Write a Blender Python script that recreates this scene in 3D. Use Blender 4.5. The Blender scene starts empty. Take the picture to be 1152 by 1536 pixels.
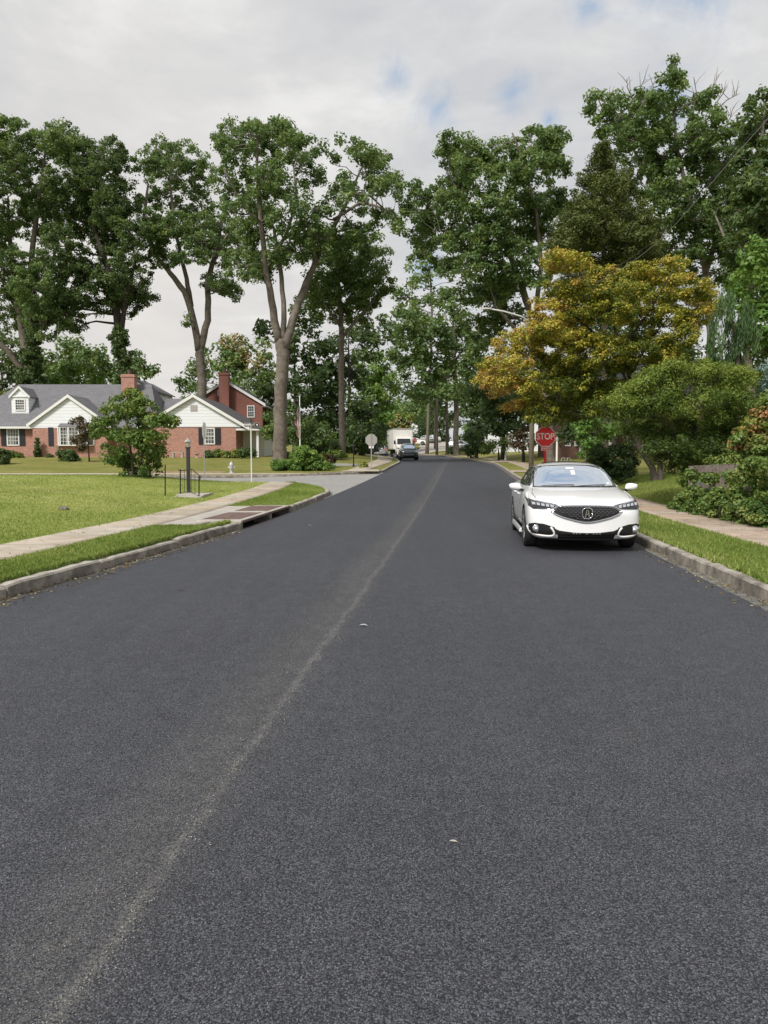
import bpy, bmesh, math, random
import numpy as np
from mathutils import Vector, Matrix
from mathutils.bvhtree import BVHTree
R_ = math.radians
random.seed(7); rng = np.random.default_rng(7)
SC = bpy.context.scene
COL = SC.collection

# ------------------------------------------------------------------ camera
FPX = 1150.0; HORIZ = 684.0; CAMH = 1.55
PITCH = math.atan((768-HORIZ)/FPX)
cam_d = bpy.data.cameras.new("camera"); cam = bpy.data.objects.new("camera", cam_d); COL.objects.link(cam)
cam.location = (0, 0, CAMH); cam.rotation_euler = (math.pi/2-PITCH, 0, 0)
cam_d.sensor_fit = 'VERTICAL'; cam_d.sensor_height = 36.0; cam_d.lens = 36.0*FPX/1536.0
cam_d.clip_start = 0.05; cam_d.clip_end = 3000
SC.camera = cam
SC.view_settings.view_transform = 'Standard'; SC.view_settings.look = 'None'
SC.view_settings.exposure = 0.08; SC.view_settings.gamma = 1.0

def dirpx(u, v):
    x = (u-576)/FPX; y = (768-v)/FPX
    return (x, math.cos(PITCH)+y*math.sin(PITCH), -math.sin(PITCH)+y*math.cos(PITCH))
def W(u, v, Y):
    d = dirpx(u, v); t = Y/d[1]
    return Vector((d[0]*t, Y, CAMH+d[2]*t))

# ------------------------------------------------------------------ sun + sky
SUN_EL, SUN_AZ = R_(44), R_(215)      # azimuth: direction the light comes from, measured from +Y clockwise
sd = bpy.data.lights.new("sun", 'SUN'); so = bpy.data.objects.new("sun", sd); COL.objects.link(so)
sd.energy = 3.4; sd.angle = R_(12); sd.color = (1.0, .95, .89)
sv = Vector((math.sin(SUN_AZ)*math.cos(SUN_EL), math.cos(SUN_AZ)*math.cos(SUN_EL), math.sin(SUN_EL)))
so.rotation_euler = sv.to_track_quat('Z', 'Y').to_euler()

wd = bpy.data.worlds.new("World"); SC.world = wd; wd.use_nodes = True
nt = wd.node_tree; nt.nodes.clear()
def N(t, typ, **kw):
    n = t.nodes.new(typ)
    for k, v in kw.items():
        if k == 'inp':
            for a, b in v.items():
                n.inputs[a].default_value = b
        else: setattr(n, k, v)
    return n
def mth(t, op, a, b=None, clamp=False):
    n = t.nodes.new('ShaderNodeMath'); n.operation = op; n.use_clamp = clamp
    for i, s in enumerate((a, b)):
        if s is None: continue
        if isinstance(s, (int, float)): n.inputs[i].default_value = s
        else: t.links.new(s, n.inputs[i])
    return n.outputs[0]
def mixc(t, f, a, b, mode='MIX'):
    n = t.nodes.new('ShaderNodeMix'); n.data_type = 'RGBA'; n.blend_type = mode
    for i, s in ((0, f), (6, a), (7, b)):
        if isinstance(s, (int, float)): n.inputs[i].default_value = s
        elif isinstance(s, tuple): n.inputs[i].default_value = (*s[:3], 1)
        else: t.links.new(s, n.inputs[i])
    return n.outputs[2]
def ramp(t, f, stops, interp='LINEAR'):
    n = t.nodes.new('ShaderNodeValToRGB'); cr = n.color_ramp; cr.interpolation = interp
    while len(cr.elements) < len(stops): cr.elements.new(.5)
    for e, (p, c) in zip(cr.elements, stops):
        e.position = p; e.color = (*c, 1) if isinstance(c, tuple) else (c, c, c, 1)
    t.links.new(f, n.inputs[0]); return n.outputs[0]
def noise(t, vec, scale, detail=4, rough=.55, dist=0):
    n = t.nodes.new('ShaderNodeTexNoise'); n.inputs['Scale'].default_value = scale
    n.inputs['Detail'].default_value = detail; n.inputs['Roughness'].default_value = rough
    n.inputs['Distortion'].default_value = dist
    if vec is not None: t.links.new(vec, n.inputs['Vector'])
    return n.outputs[0]

def build_sky():
    t = nt
    tc = t.nodes.new('ShaderNodeTexCoord'); g = tc.outputs['Generated']
    sky = N(t, 'ShaderNodeTexSky', sky_type='NISHITA', sun_disc=False, sun_elevation=SUN_EL, sun_rotation=SUN_AZ)
    sp = t.nodes.new('ShaderNodeSeparateXYZ'); t.links.new(g, sp.inputs[0])
    zz = mth(t, 'ADD', mth(t, 'MAXIMUM', sp.outputs[2], 0.0), .22)
    cb = t.nodes.new('ShaderNodeCombineXYZ')
    t.links.new(mth(t, 'DIVIDE', sp.outputs[0], zz), cb.inputs[0])
    t.links.new(mth(t, 'DIVIDE', sp.outputs[1], zz), cb.inputs[1])
    cb.inputs[2].default_value = 3.1
    pv = cb.outputs[0]
    n1 = noise(t, pv, 2.1, 8, .56, .5); n2 = noise(t, pv, 6.5, 6, .6, .5)
    nn = mth(t, 'ADD', mth(t, 'MULTIPLY', n1, .75), mth(t, 'MULTIPLY', n2, .25))
    cl = ramp(t, nn, [(.34, (5.1, 5.25, 5.6)), (.45, (5.9, 6.0, 6.2)), (.54, (6.7, 6.72, 6.78)), (.64, (7.9, 7.9, 7.85))])
    # warm glow low at the left
    wl = Vector(dirpx(150, 480)).normalized()
    dp = N(t, 'ShaderNodeVectorMath', operation='DOT_PRODUCT'); t.links.new(g, dp.inputs[0]); dp.inputs[1].default_value = wl
    wf = mth(t, 'MULTIPLY', mth(t, 'POWER', mth(t, 'MAXIMUM', dp.outputs['Value'], 0.0), 26.0), .6)
    cl = mixc(t, wf, cl, (8.2, 7.75, 7.2))
    # blue holes in the cloud deck
    tot = None
    nj = noise(t, g, 13.0, 6, .62, .8)
    for (u, v, r) in ((648, 160, .022), (770, 140, .020), (885, 0, .022), (825, 180, .012), (1000, 150, .03), (640, 400, .02), (600, 120, .02), (1020, -60, .06), (700, -120, .05), (700, -900, .16), (500, -1100, .14), (900, -1300, .2), (300, -1700, .2), (1100, -2200, .25), (640, -3000, .3)):
        d = Vector(dirpx(u, v)).normalized()
        q = N(t, 'ShaderNodeVectorMath', operation='DISTANCE'); t.links.new(g, q.inputs[0]); q.inputs[1].default_value = d
        m = mth(t, 'ADD', mth(t, 'SUBTRACT', 1.0, mth(t, 'DIVIDE', q.outputs['Value'], r*1.9)), mth(t, 'MULTIPLY', mth(t, 'SUBTRACT', nj, .52), 1.9))
        m = mth(t, 'MAXIMUM', m, 0.0); m = mth(t, 'MULTIPLY', mth(t, 'MULTIPLY', m, m), .9, True)
        tot = m if tot is None else mth(t, 'MAXIMUM', tot, m)
    skc = mixc(t, .55, sky.outputs[0], (4.4, 6.0, 8.2))
    col = mixc(t, mth(t, 'MULTIPLY', tot, .95), cl, skc)
    # ground half: dim
    col = mixc(t, ramp(t, sp.outputs[2], [(0.0, 1.0), (.02, 0.0)]), col, (2.2, 2.2, 2.0))
    bg = N(t, 'ShaderNodeBackground', inp={'Strength': .1}); t.links.new(col, bg.inputs[0])
    o = t.nodes.new('ShaderNodeOutputWorld'); t.links.new(bg.outputs[0], o.inputs[0])
build_sky()

# ------------------------------------------------------------------ tags + mesh helpers
def tag(o, label=None, cat=None, group=None, kind=None):
    if label: o['label'] = label
    if cat: o['category'] = cat
    if group: o['group'] = group
    if kind: o['kind'] = kind
    return o
def empty(name, loc=(0, 0, 0), rz=0, label=None, cat=None, group=None):
    o = bpy.data.objects.new(name, None); COL.objects.link(o); o.empty_display_size = .2
    o.location = loc; o.rotation_euler = (0, 0, rz); return tag(o, label, cat, group)
class MB:
    """collects verts/faces, builds one mesh object"""
    def __init__(s): s.v = []; s.f = []; s.m = []; s.cur = 0
    def add(s, vs, fs):
        b = len(s.v); s.v += [tuple(p) for p in vs]
        for f in fs: s.f.append(tuple(i+b for i in f)); s.m.append(s.cur)
    def box(s, x0, x1, y0, y1, z0, z1, M=None):
        vs = [Vector(p) for p in ((x0,y0,z0),(x1,y0,z0),(x1,y1,z0),(x0,y1,z0),(x0,y0,z1),(x1,y0,z1),(x1,y1,z1),(x0,y1,z1))]
        if M is not None: vs = [M @ p for p in vs]
        s.add(vs, [(0,3,2,1),(4,5,6,7),(0,1,5,4),(1,2,6,5),(2,3,7,6),(3,0,4,7)])
    def tube(s, pts, rad, n=8, cap=True):
        pts = [Vector(p) for p in pts]
        if isinstance(rad, (int, float)): rad = [rad]*len(pts)
        b = []; ref = None
        for i, p in enumerate(pts):
            d = (pts[min(i+1, len(pts)-1)]-pts[max(i-1, 0)]).normalized()
            if ref is None: ref = d.orthogonal().normalized()
            x = (ref-d*ref.dot(d));
            if x.length < 1e-5: x = d.orthogonal()
            x.normalize(); ref = x; y = d.cross(x)
            b += [p+(x*math.cos(2*math.pi*k/n)+y*math.sin(2*math.pi*k/n))*rad[i] for k in range(n)]
        fs = [(i*n+k, i*n+(k+1)%n, (i+1)*n+(k+1)%n, (i+1)*n+k) for i in range(len(pts)-1) for k in range(n)]
        if cap:
            fs.append(tuple(range(n-1, -1, -1))); fs.append(tuple((len(pts)-1)*n+k for k in range(n)))
        s.add(b, fs)
    def lathe(s, prof, c=(0,0,0), n=20, axis='z'):
        vs = []
        for (r, h) in prof:
            for k in range(n):
                a = 2*math.pi*k/n
                if axis == 'z': vs.append((c[0]+r*math.cos(a), c[1]+r*math.sin(a), c[2]+h))
                elif axis == 'x': vs.append((c[0]+h, c[1]+r*math.cos(a), c[2]+r*math.sin(a)))
                else: vs.append((c[0]+r*math.sin(a), c[1]+h, c[2]+r*math.cos(a)))
        fs = [(i*n+k, i*n+(k+1)%n, (i+1)*n+(k+1)%n, (i+1)*n+k) for i in range(len(prof)-1) for k in range(n)]
        fs.append(tuple(range(n-1, -1, -1))); fs.append(tuple((len(prof)-1)*n+k for k in range(n)))
        s.add(vs, fs)
    def prism(s, poly, y0, y1, plane='xz', M=None):
        """poly in (a,b); extruded along the third axis"""
        n = len(poly)
        if plane == 'xz': vs = [Vector((a, y0, b)) for a, b in poly]+[Vector((a, y1, b)) for a, b in poly]
        elif plane == 'yz': vs = [Vector((y0, a, b)) for a, b in poly]+[Vector((y1, a, b)) for a, b in poly]
        else: vs = [Vector((a, b, y0)) for a, b in poly]+[Vector((a, b, y1)) for a, b in poly]
        if M is not None: vs = [M @ p for p in vs]
        s.add(vs, [tuple(range(n)), tuple(range(2*n-1, n-1, -1))]+[(i, n+i, n+(i+1)%n, (i+1)%n) for i in range(n)])
    def build(s, name, mat, parent=None, smooth=False, bevel=0, recalc=True):
        me = bpy.data.meshes.new(name); me.from_pydata(s.v, [], s.f)
        if recalc:
            bm = bmesh.new(); bm.from_mesh(me); bmesh.ops.recalc_face_normals(bm, faces=bm.faces); bm.to_mesh(me); bm.free()
        mats = mat if isinstance(mat, (list, tuple)) else [mat]
        for m in mats: me.materials.append(m)
        if len(mats) > 1: me.polygons.foreach_set('material_index', s.m)
        if smooth: me.polygons.foreach_set('use_smooth', [True]*len(me.polygons))
        o = bpy.data.objects.new(name, me); COL.objects.link(o)
        if parent: o.parent = parent
        if bevel:
            b = o.modifiers.new('b', 'BEVEL'); b.width = bevel; b.segments = 2; b.limit_method = 'ANGLE'
        return o
def copy_tree(o, parent=None):
    c = o.copy(); COL.objects.link(c)
    if parent: c.parent = parent
    for ch in list(o.children): copy_tree(ch, c)
    return c
def text_mesh(body, size, mat, name, parent, loc, rot, ext=.002, sx=1.0, bold=0.0):
    cu = bpy.data.curves.new(name, 'FONT'); cu.body = body; cu.size = size; cu.extrude = ext
    cu.align_x = 'CENTER'; cu.align_y = 'CENTER'; cu.offset = bold
    o = bpy.data.objects.new(name, cu); COL.objects.link(o)
    dg = bpy.context.evaluated_depsgraph_get(); me = bpy.data.meshes.new_from_object(o.evaluated_get(dg))
    bpy.data.objects.remove(o); bpy.data.curves.remove(cu)
    me.materials.clear(); me.materials.append(mat)
    o = bpy.data.objects.new(name, me); COL.objects.link(o); o.parent = parent; o.location = loc; o.rotation_euler = rot; o.scale = (sx, 1, 1)
    return o

# ------------------------------------------------------------------ materials
def newmat(name):
    m = bpy.data.materials.new(name); m.use_nodes = True; t = m.node_tree
    return m, t, t.nodes['Principled BSDF']
def simple(name, col, rough=.6, metal=0, var=.12, scale=8, bump=0, coat=0, ior=1.5, spec=None):
    m, t, b = newmat(name)
    tc = t.nodes.new('ShaderNodeTexCoord'); n = noise(t, tc.outputs['Object'], scale, 5, .6)
    c = mixc(t, mth(t, 'MULTIPLY', mth(t, 'SUBTRACT', n, .2), 1.6, True), tuple(x*(1-var) for x in col), tuple(min(1, x*(1+var)) for x in col))
    t.links.new(c, b.inputs['Base Color']); b.inputs['Roughness'].default_value = rough; b.inputs['Metallic'].default_value = metal
    b.inputs['Coat Weight'].default_value = coat; b.inputs['Coat Roughness'].default_value = .05; b.inputs['IOR'].default_value = ior
    if bump:
        bp = N(t, 'ShaderNodeBump', inp={'Strength': .6, 'Distance': bump}); t.links.new(n, bp.inputs['Height']); t.links.new(bp.outputs[0], b.inputs['Normal'])
    return m
def obj_xyz(t):
    tc = t.nodes.new('ShaderNodeTexCoord'); sp = t.nodes.new('ShaderNodeSeparateXYZ'); t.links.new(tc.outputs['Object'], sp.inputs[0])
    return tc.outputs['Object'], sp.outputs
M = {}
def mat_asphalt():
    m, t, b = newmat('fresh_asphalt'); P, xyz = obj_xyz(t)
    # stones: jittered cells with dark binder in the gaps, two sizes
    jit = N(t, 'ShaderNodeVectorMath', operation='ADD'); nz = t.nodes.new('ShaderNodeTexNoise'); nz.inputs['Scale'].default_value = 70; t.links.new(P, nz.inputs['Vector'])
    sc_ = N(t, 'ShaderNodeVectorMath', operation='SCALE'); sc_.inputs['Scale'].default_value = .010; t.links.new(nz.outputs['Color'], sc_.inputs[0])
    t.links.new(P, jit.inputs[0]); t.links.new(sc_.outputs[0], jit.inputs[1])
    def cells(scale):
        vo = N(t, 'ShaderNodeTexVoronoi', inp={'Scale': scale}); t.links.new(jit.outputs[0], vo.inputs['Vector'])
        sp = t.nodes.new('ShaderNodeSeparateColor'); t.links.new(vo.outputs['Color'], sp.inputs[0]); return vo.outputs['Distance'], sp.outputs[0]
    d1, c1 = cells(135.0); d2, c2 = cells(270.0)
    fine = noise(t, P, 130, 4, .7); big = noise(t, P, .35, 4, .6); mid = noise(t, P, 5.5, 5, .65)
    gap = ramp(t, mth(t, 'ADD', mth(t, 'MULTIPLY', d1, .6), mth(t, 'MULTIPLY', d2, .4)), [(.40, 0.0), (.66, 1.0)])
    g = mth(t, 'ADD', mth(t, 'MULTIPLY', c1, .35), mth(t, 'ADD', mth(t, 'MULTIPLY', fine, .4), mth(t, 'MULTIPLY', mid, .25)))
    c = ramp(t, g, [(.24, (.031, .033, .040)), (.48, (.088, .092, .110)), (.70, (.175, .181, .208)), (.88, (.31, .315, .33))])
    c = mixc(t, gap, c, (.012, .0125, .015))
    # ragged joint between the two paving passes: x = -1.1 + .098 y
    dx = mth(t, 'SUBTRACT', xyz[0], mth(t, 'ADD', mth(t, 'MULTIPLY', xyz[1], .098), -1.1))
    wob = mth(t, 'ADD', mth(t, 'MULTIPLY', mth(t, 'SUBTRACT', noise(t, P, 2.2, 5, .7), .5), .12), mth(t, 'MULTIPLY', mth(t, 'SUBTRACT', noise(t, P, 28, 4, .7), .5), .07))
    dxw = mth(t, 'ADD', dx, wob)
    core = mth(t, 'SUBTRACT', 1.0, mth(t, 'DIVIDE', mth(t, 'ABSOLUTE', dxw), .048), True)
    halo = mth(t, 'SUBTRACT', 1.0, mth(t, 'DIVIDE', mth(t, 'ABSOLUTE', mth(t, 'ADD', dxw, .16)), .34), True)
    spk = ramp(t, noise(t, P, 85, 5, .8), [(.46, 0.0), (.58, 1.0)])
    brk = ramp(t, noise(t, P, 6.0, 4, .7), [(.35, .25), (.6, 1.0)])
    f1 = mth(t, 'MULTIPLY', mth(t, 'MULTIPLY', core, brk), mth(t, 'ADD', mth(t, 'MULTIPLY', spk, .85), .05), True)
    c = mixc(t, f1, c, (.30, .285, .25))
    f2 = mth(t, 'MULTIPLY', halo, mth(t, 'MULTIPLY', mth(t, 'MULTIPLY', spk, mid), 1.1), True)
    c = mixc(t, f2, c, (.17, .158, .135))
    sc = ramp(t, noise(t, P, .8, 6, .75, 1.2), [(.60, 0.0), (.70, 1.0)])
    c = mixc(t, mth(t, 'MULTIPLY', mth(t, 'MULTIPLY', sc, spk), .30), c, (.17, .16, .14))
    mp = N(t, 'ShaderNodeMapping'); t.links.new(P, mp.inputs[0]); mp.inputs['Rotation'].default_value = (0, 0, R_(5.6)); mp.inputs['Scale'].default_value = (2.2, .05, 1)
    st = noise(t, mp.outputs[0], 1.0, 5, .65)
    k = mth(t, 'ADD', mth(t, 'MULTIPLY', mth(t, 'ADD', mth(t, 'MULTIPLY', big, .45), mth(t, 'MULTIPLY', st, .55)), .9), .55)
    cc = N(t, 'ShaderNodeCombineColor')
    for i in range(3): t.links.new(k, cc.inputs[i])
    c = mixc(t, 1.0, c, cc.outputs[0], 'MULTIPLY')
    t.links.new(c, b.inputs['Base Color']); b.inputs['Roughness'].default_value = .6
    b.inputs['Specular IOR Level'].default_value = .5
    h = mth(t, 'ADD', mth(t, 'MULTIPLY', gap, -1.0), mth(t, 'MULTIPLY', fine, .8))
    bp = N(t, 'ShaderNodeBump', inp={'Strength': .8, 'Distance': .004}); t.links.new(h, bp.inputs['Height']); t.links.new(bp.outputs[0], b.inputs['Normal'])
    return m
M['asphalt'] = mat_asphalt()
def mat_rock(name, c1, c2, c3, scale=6, bump=.01, rough=.9):
    m, t, b = newmat(name); P, xyz = obj_xyz(t)
    n1 = noise(t, P, scale, 6, .65); n2 = noise(t, P, scale*9, 5, .7); n3 = noise(t, P, scale*.25, 3, .6)
    g = mth(t, 'ADD', mth(t, 'MULTIPLY', n1, .5), mth(t, 'ADD', mth(t, 'MULTIPLY', n2, .3), mth(t, 'MULTIPLY', n3, .2)))
    c = ramp(t, g, [(.34, c1), (.5, c2), (.66, c3)])
    t.links.new(c, b.inputs['Base Color']); b.inputs['Roughness'].default_value = rough
    bp = N(t, 'ShaderNodeBump', inp={'Strength': .8, 'Distance': bump}); t.links.new(g, bp.inputs['Height']); t.links.new(bp.outputs[0], b.inputs['Normal'])
    return m
M['kerb'] = mat_rock('weathered_kerb', (.05, .042, .034), (.20, .175, .145), (.40, .365, .31), 4, .010)
def _pale_top(m):  # mixes upward faces paler, in noise patches
    t = m.node_tree; b = t.nodes['Principled BSDF']; lk = b.inputs['Base Color'].links[0]; src = lk.from_socket
    ge = t.nodes.new('ShaderNodeNewGeometry'); sp = t.nodes.new('ShaderNodeSeparateXYZ'); t.links.new(ge.outputs['Normal'], sp.inputs[0])
    f = ramp(t, sp.outputs[2], [(.55, 0.0), (.85, 1.0)])
    tc = t.nodes.new('ShaderNodeTexCoord'); n = noise(t, tc.outputs['Object'], 2.2, 5, .7)
    f = mth(t, 'MULTIPLY', f, ramp(t, n, [(.38, .15), (.55, 1.0)]))
    t.links.new(mixc(t, mth(t, 'MULTIPLY', f, .75), src, (.52, .485, .42)), b.inputs['Base Color'])
_pale_top(M['kerb'])
M['old_street'] = mat_rock('old_grey_asphalt', (.22, .215, .205), (.31, .30, .285), (.39, .38, .355), 3, .004)
M['gutter'] = mat_rock('gutter', (.06, .058, .055), (.15, .145, .13), (.27, .26, .235), 7, .006)
def mat_walk(name, c1, c2, c3, seg=1.5):
    m, t, b = newmat(name); P, xyz = obj_xyz(t)
    n1 = noise(t, P, 2.2, 6, .65); n2 = noise(t, P, 40, 4, .7)
    g = mth(t, 'ADD', mth(t, 'MULTIPLY', n1, .65), mth(t, 'MULTIPLY', n2, .35))
    c = ramp(t, g, [(.36, c1), (.5, c2), (.64, c3)])
    # slabs have their own tone; joints are dark
    q = mth(t, 'DIVIDE', xyz[1], seg); fl = mth(t, 'FLOOR', q)
    wn = N(t, 'ShaderNodeTexWhiteNoise', noise_dimensions='1D'); t.links.new(fl, wn.inputs['W'])
    tone = ramp(t, wn.outputs['Value'], [(0, (.82, .78, .74)), (.5, (1, 1, 1)), (1, (1.0, .9, .82))])
    c = mixc(t, 1.0, c, tone, 'MULTIPLY')
    fr = mth(t, 'SUBTRACT', q, fl); j = mth(t, 'LESS_THAN', mth(t, 'MINIMUM', fr, mth(t, 'SUBTRACT', 1.0, fr)), .012)
    c = mixc(t, mth(t, 'MULTIPLY', j, .75), c, (.10, .09, .07))
    t.links.new(c, b.inputs['Base Color']); b.inputs['Roughness'].default_value = .9
    bp = N(t, 'ShaderNodeBump', inp={'Strength': .4, 'Distance': .004}); t.links.new(g, bp.inputs['Height']); t.links.new(bp.outputs[0], b.inputs['Normal'])
    return m
M['walk'] = mat_walk('sidewalk_concrete', (.34, .29, .22), (.46, .41, .33), (.56, .51, .42))
M['walk_pink'] = mat_walk('sidewalk_brownish', (.30, .23, .175), (.44, .36, .285), (.52, .45, .36), 1.3)
def mat_lawn(dry_shaded=False):
    m, t, b = newmat('lawn'); P, xyz = obj_xyz(t)
    n1 = noise(t, P, .30, 5, .6); n2 = noise(t, P, 3.0, 5, .7); n3 = noise(t, P, 38, 5, .8)
    mp = N(t, 'ShaderNodeMapping'); t.links.new(P, mp.inputs[0]); mp.inputs['Rotation'].default_value = (0, 0, R_(8)); mp.inputs['Scale'].default_value = (.12, .95, 1)
    n4 = noise(t, mp.outputs[0], 1.0, 4, .6)
    g = mth(t, 'ADD', mth(t, 'ADD', mth(t, 'MULTIPLY', n1, .25), mth(t, 'MULTIPLY', n4, .15)), mth(t, 'ADD', mth(t, 'MULTIPLY', n2, .28), mth(t, 'MULTIPLY', n3, .32)))
    c = ramp(t, g, [(.36, (.14, .19, .035)), (.45, (.26, .31, .065)), (.53, (.38, .40, .12)), (.64, (.54, .50, .22))])
    if dry_shaded: c = mixc(t, 1.0, c, (.66, .60, .62), 'MULTIPLY')  # darker mix: drier far lawn, and shade painted into the right lawn
    dry = ramp(t, noise(t, P, .55, 4, .65, .6), [(.56, 0.0), (.72, 1.0)])
    c = mixc(t, mth(t, 'MULTIPLY', dry, .5), c, (.33, .27, .12))
    t.links.new(c, b.inputs['Base Color']); b.inputs['Roughness'].default_value = .95; b.inputs['Specular IOR Level'].default_value = .15
    bp = N(t, 'ShaderNodeBump', inp={'Strength': .9, 'Distance': .035}); t.links.new(n3, bp.inputs['Height']); t.links.new(bp.outputs[0], b.inputs['Normal'])
    return m
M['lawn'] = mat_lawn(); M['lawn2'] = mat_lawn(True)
def mat_leaf(name, stops, trans=.35, rough=.5):
    m, t, b = newmat(name)
    at = N(t, 'ShaderNodeAttribute', attribute_name='tint'); c = ramp(t, at.outputs['Fac'], stops)
    t.links.new(c, b.inputs['Base Color']); b.inputs['Roughness'].default_value = rough; b.inputs['Specular IOR Level'].default_value = .35
    tr = t.nodes.new('ShaderNodeBsdfTranslucent'); t.links.new(mixc(t, .5, c, (.25, .32, .03), 'MIX'), tr.inputs[0])
    mx = N(t, 'ShaderNodeMixShader', inp={0: trans}); t.links.new(b.outputs[0], mx.inputs[1]); t.links.new(tr.outputs[0], mx.inputs[2])
    t.links.new(mx.outputs[0], t.nodes['Material Output'].inputs[0]); return m
L = {}
L['oak'] = mat_leaf('oak_leaf', [(0, (.060, .115, .045)), (.5, (.140, .225, .080)), (.85, (.25, .35, .115)), (1, (.38, .44, .16))], .42)
L['dark'] = mat_leaf('dark_leaf', [(0, (.050, .090, .036)), (.6, (.11, .17, .062)), (1, (.20, .27, .09))], .35)
L['far'] = mat_leaf('far_leaf', [(0, (.08, .14, .05)), (.5, (.15, .24, .08)), (.85, (.24, .33, .10)), (1, (.40, .30, .13))], .3)
L['bright'] = mat_leaf('bright_leaf', [(0, (.06, .13, .03)), (.5, (.13, .25, .05)), (1, (.26, .40, .09))], .35)
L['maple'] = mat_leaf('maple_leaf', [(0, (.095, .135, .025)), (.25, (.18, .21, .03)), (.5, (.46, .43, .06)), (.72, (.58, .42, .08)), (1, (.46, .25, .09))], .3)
L['hemlock'] = mat_leaf('hemlock_needles', [(0, (.05, .075, .022)), (.6, (.115, .145, .038)), (1, (.22, .22, .06))], .2)
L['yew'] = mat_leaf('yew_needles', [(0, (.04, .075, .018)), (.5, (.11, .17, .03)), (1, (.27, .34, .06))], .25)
L['blue'] = mat_leaf('blue_needles', [(0, (.035, .075, .03)), (.5, (.075, .14, .05)), (1, (.15, .24, .09))], .2)
L['spruce'] = mat_leaf('spruce_needles', [(0, (.12, .20, .18)), (1, (.34, .45, .42))], .2)
L['rust'] = mat_leaf('rust_leaf', [(0, (.06, .12, .03)), (.45, (.15, .24, .05)), (.7, (.32, .36, .09)), (.85, (.45, .30, .11)), (1, (.50, .24, .12))], .3)
L['vine'] = mat_leaf('vine_leaf', [(0, (.06, .12, .03)), (.5, (.15, .24, .055)), (.85, (.30, .36, .10)), (1, (.45, .30, .13))], .3)
L['purple'] = mat_leaf('red_leaf', [(0, (.035, .03, .018)), (.6, (.085, .055, .03)), (1, (.16, .10, .05))], .25)
L['grass'] = mat_leaf('grass_blade', [(0, (.12, .19, .035)), (.4, (.25, .34, .07)), (.75, (.41, .46, .14)), (1, (.64, .57, .31))], .4, .7)
M['bark'] = mat_rock('grey_bark', (.075, .062, .05), (.16, .135, .11), (.26, .225, .185), 3, .05)
M['bark_dark'] = mat_rock('dark_bark', (.03, .025, .02), (.065, .055, .045), (.12, .10, .08), 3, .04)
M['pole_wood'] = mat_rock('pole_wood', (.13, .11, .09), (.22, .19, .155), (.31, .275, .23), 4, .01)
def mat_brick(name, cs, mortar=(.42, .38, .34), sx=1.0):
    m, t, b = newmat(name); P, xyz = obj_xyz(t)
    cb = t.nodes.new('ShaderNodeCombineXYZ'); t.links.new(mth(t, 'ADD', xyz[0], xyz[1]), cb.inputs[0]); t.links.new(xyz[2], cb.inputs[1])
    bk = N(t, 'ShaderNodeTexBrick', inp={'Scale': 1.0, 'Brick Width': .22, 'Row Height': .075, 'Mortar Size': .009, 'Mortar Smooth': .2, 'Bias': 0.0})
    bk.inputs['Color1'].default_value = (*cs[0], 1); bk.inputs['Color2'].default_value = (*cs[1], 1); bk.inputs['Mortar'].default_value = (*mortar, 1)
    t.links.new(cb.outputs[0], bk.inputs['Vector'])
    n = noise(t, P, 9, 4, .7); big = noise(t, P, 1.1, 3, .6)
    c = mixc(t, mth(t, 'MULTIPLY', mth(t, 'SUBTRACT', n, .45), 2.2, True), bk.outputs[0], cs[2])
    c = mixc(t, mth(t, 'MULTIPLY', big, .25), c, tuple(x*.5 for x in cs[0]))
    t.links.new(c, b.inputs['Base Color']); b.inputs['Roughness'].default_value = .9; return m
M['brick'] = mat_brick('red_brick', ((.50, .20, .13), (.30, .105, .075), (.60, .40, .32)))
M['brick2'] = mat_brick('dark_red_brick', ((.25, .075, .05), (.20, .06, .045), (.31, .12, .085)), (.30, .22, .19))
def mat_siding():
    m, t, b = newmat('white_siding'); P, xyz = obj_xyz(t)
    q = mth(t, 'DIVIDE', xyz[2], .26); fr = mth(t, 'FRACT', q)
    c = mixc(t, mth(t, 'LESS_THAN', fr, .09), (.84, .87, .90), (.45, .47, .50))
    c = mixc(t, mth(t, 'MULTIPLY', noise(t, P, 1.5, 4, .6), .25), c, (.6, .6, .58))
    t.links.new(c, b.inputs['Base Color']); b.inputs['Roughness'].default_value = .6; return m
M['siding'] = mat_siding()
def mat_shingle(name, c1, c2):
    m, t, b = newmat(name); P, xyz = obj_xyz(t)
    cb = t.nodes.new('ShaderNodeCombineXYZ'); t.links.new(mth(t, 'ADD', xyz[0], xyz[1]), cb.inputs[0]); t.links.new(xyz[2], cb.inputs[1])
    bk = N(t, 'ShaderNodeTexBrick', inp={'Scale': 1.0, 'Brick Width': .35, 'Row Height': .11, 'Mortar Size': .012})
    bk.inputs['Color1'].default_value = (*c1, 1); bk.inputs['Color2'].default_value = (*c2, 1); bk.inputs['Mortar'].default_value = (*(x*.55 for x in c1), 1)
    t.links.new(cb.outputs[0], bk.inputs['Vector'])
    c = mixc(t, mth(t, 'MULTIPLY', noise(t, P, 1.2, 5, .7), .5), bk.outputs[0], tuple(x*1.3 for x in c2))
    t.links.new(c, b.inputs['Base Color']); b.inputs['Roughness'].default_value = .9; return m
M['roof'] = mat_shingle('grey_shingles', (.135, .135, .145), (.19, .19, .20))
M['roof2'] = mat_shingle('dark_shingles', (.07, .068, .07), (.10, .097, .10))
M['white'] = simple('white_paint', (.78, .78, .76), .5, var=.06)
M['shutter'] = simple('black_shutter', (.02, .021, .028), .5)
def mat_win():
    m, t, b = newmat('window_glass'); P, xyz = obj_xyz(t)
    c = ramp(t, noise(t, P, .9, 3, .6), [(.4, (.03, .035, .035)), (.6, (.22, .23, .21))])
    t.links.new(c, b.inputs['Base Color']); b.inputs['Roughness'].default_value = .08; return m
M['window'] = mat_win()
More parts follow.
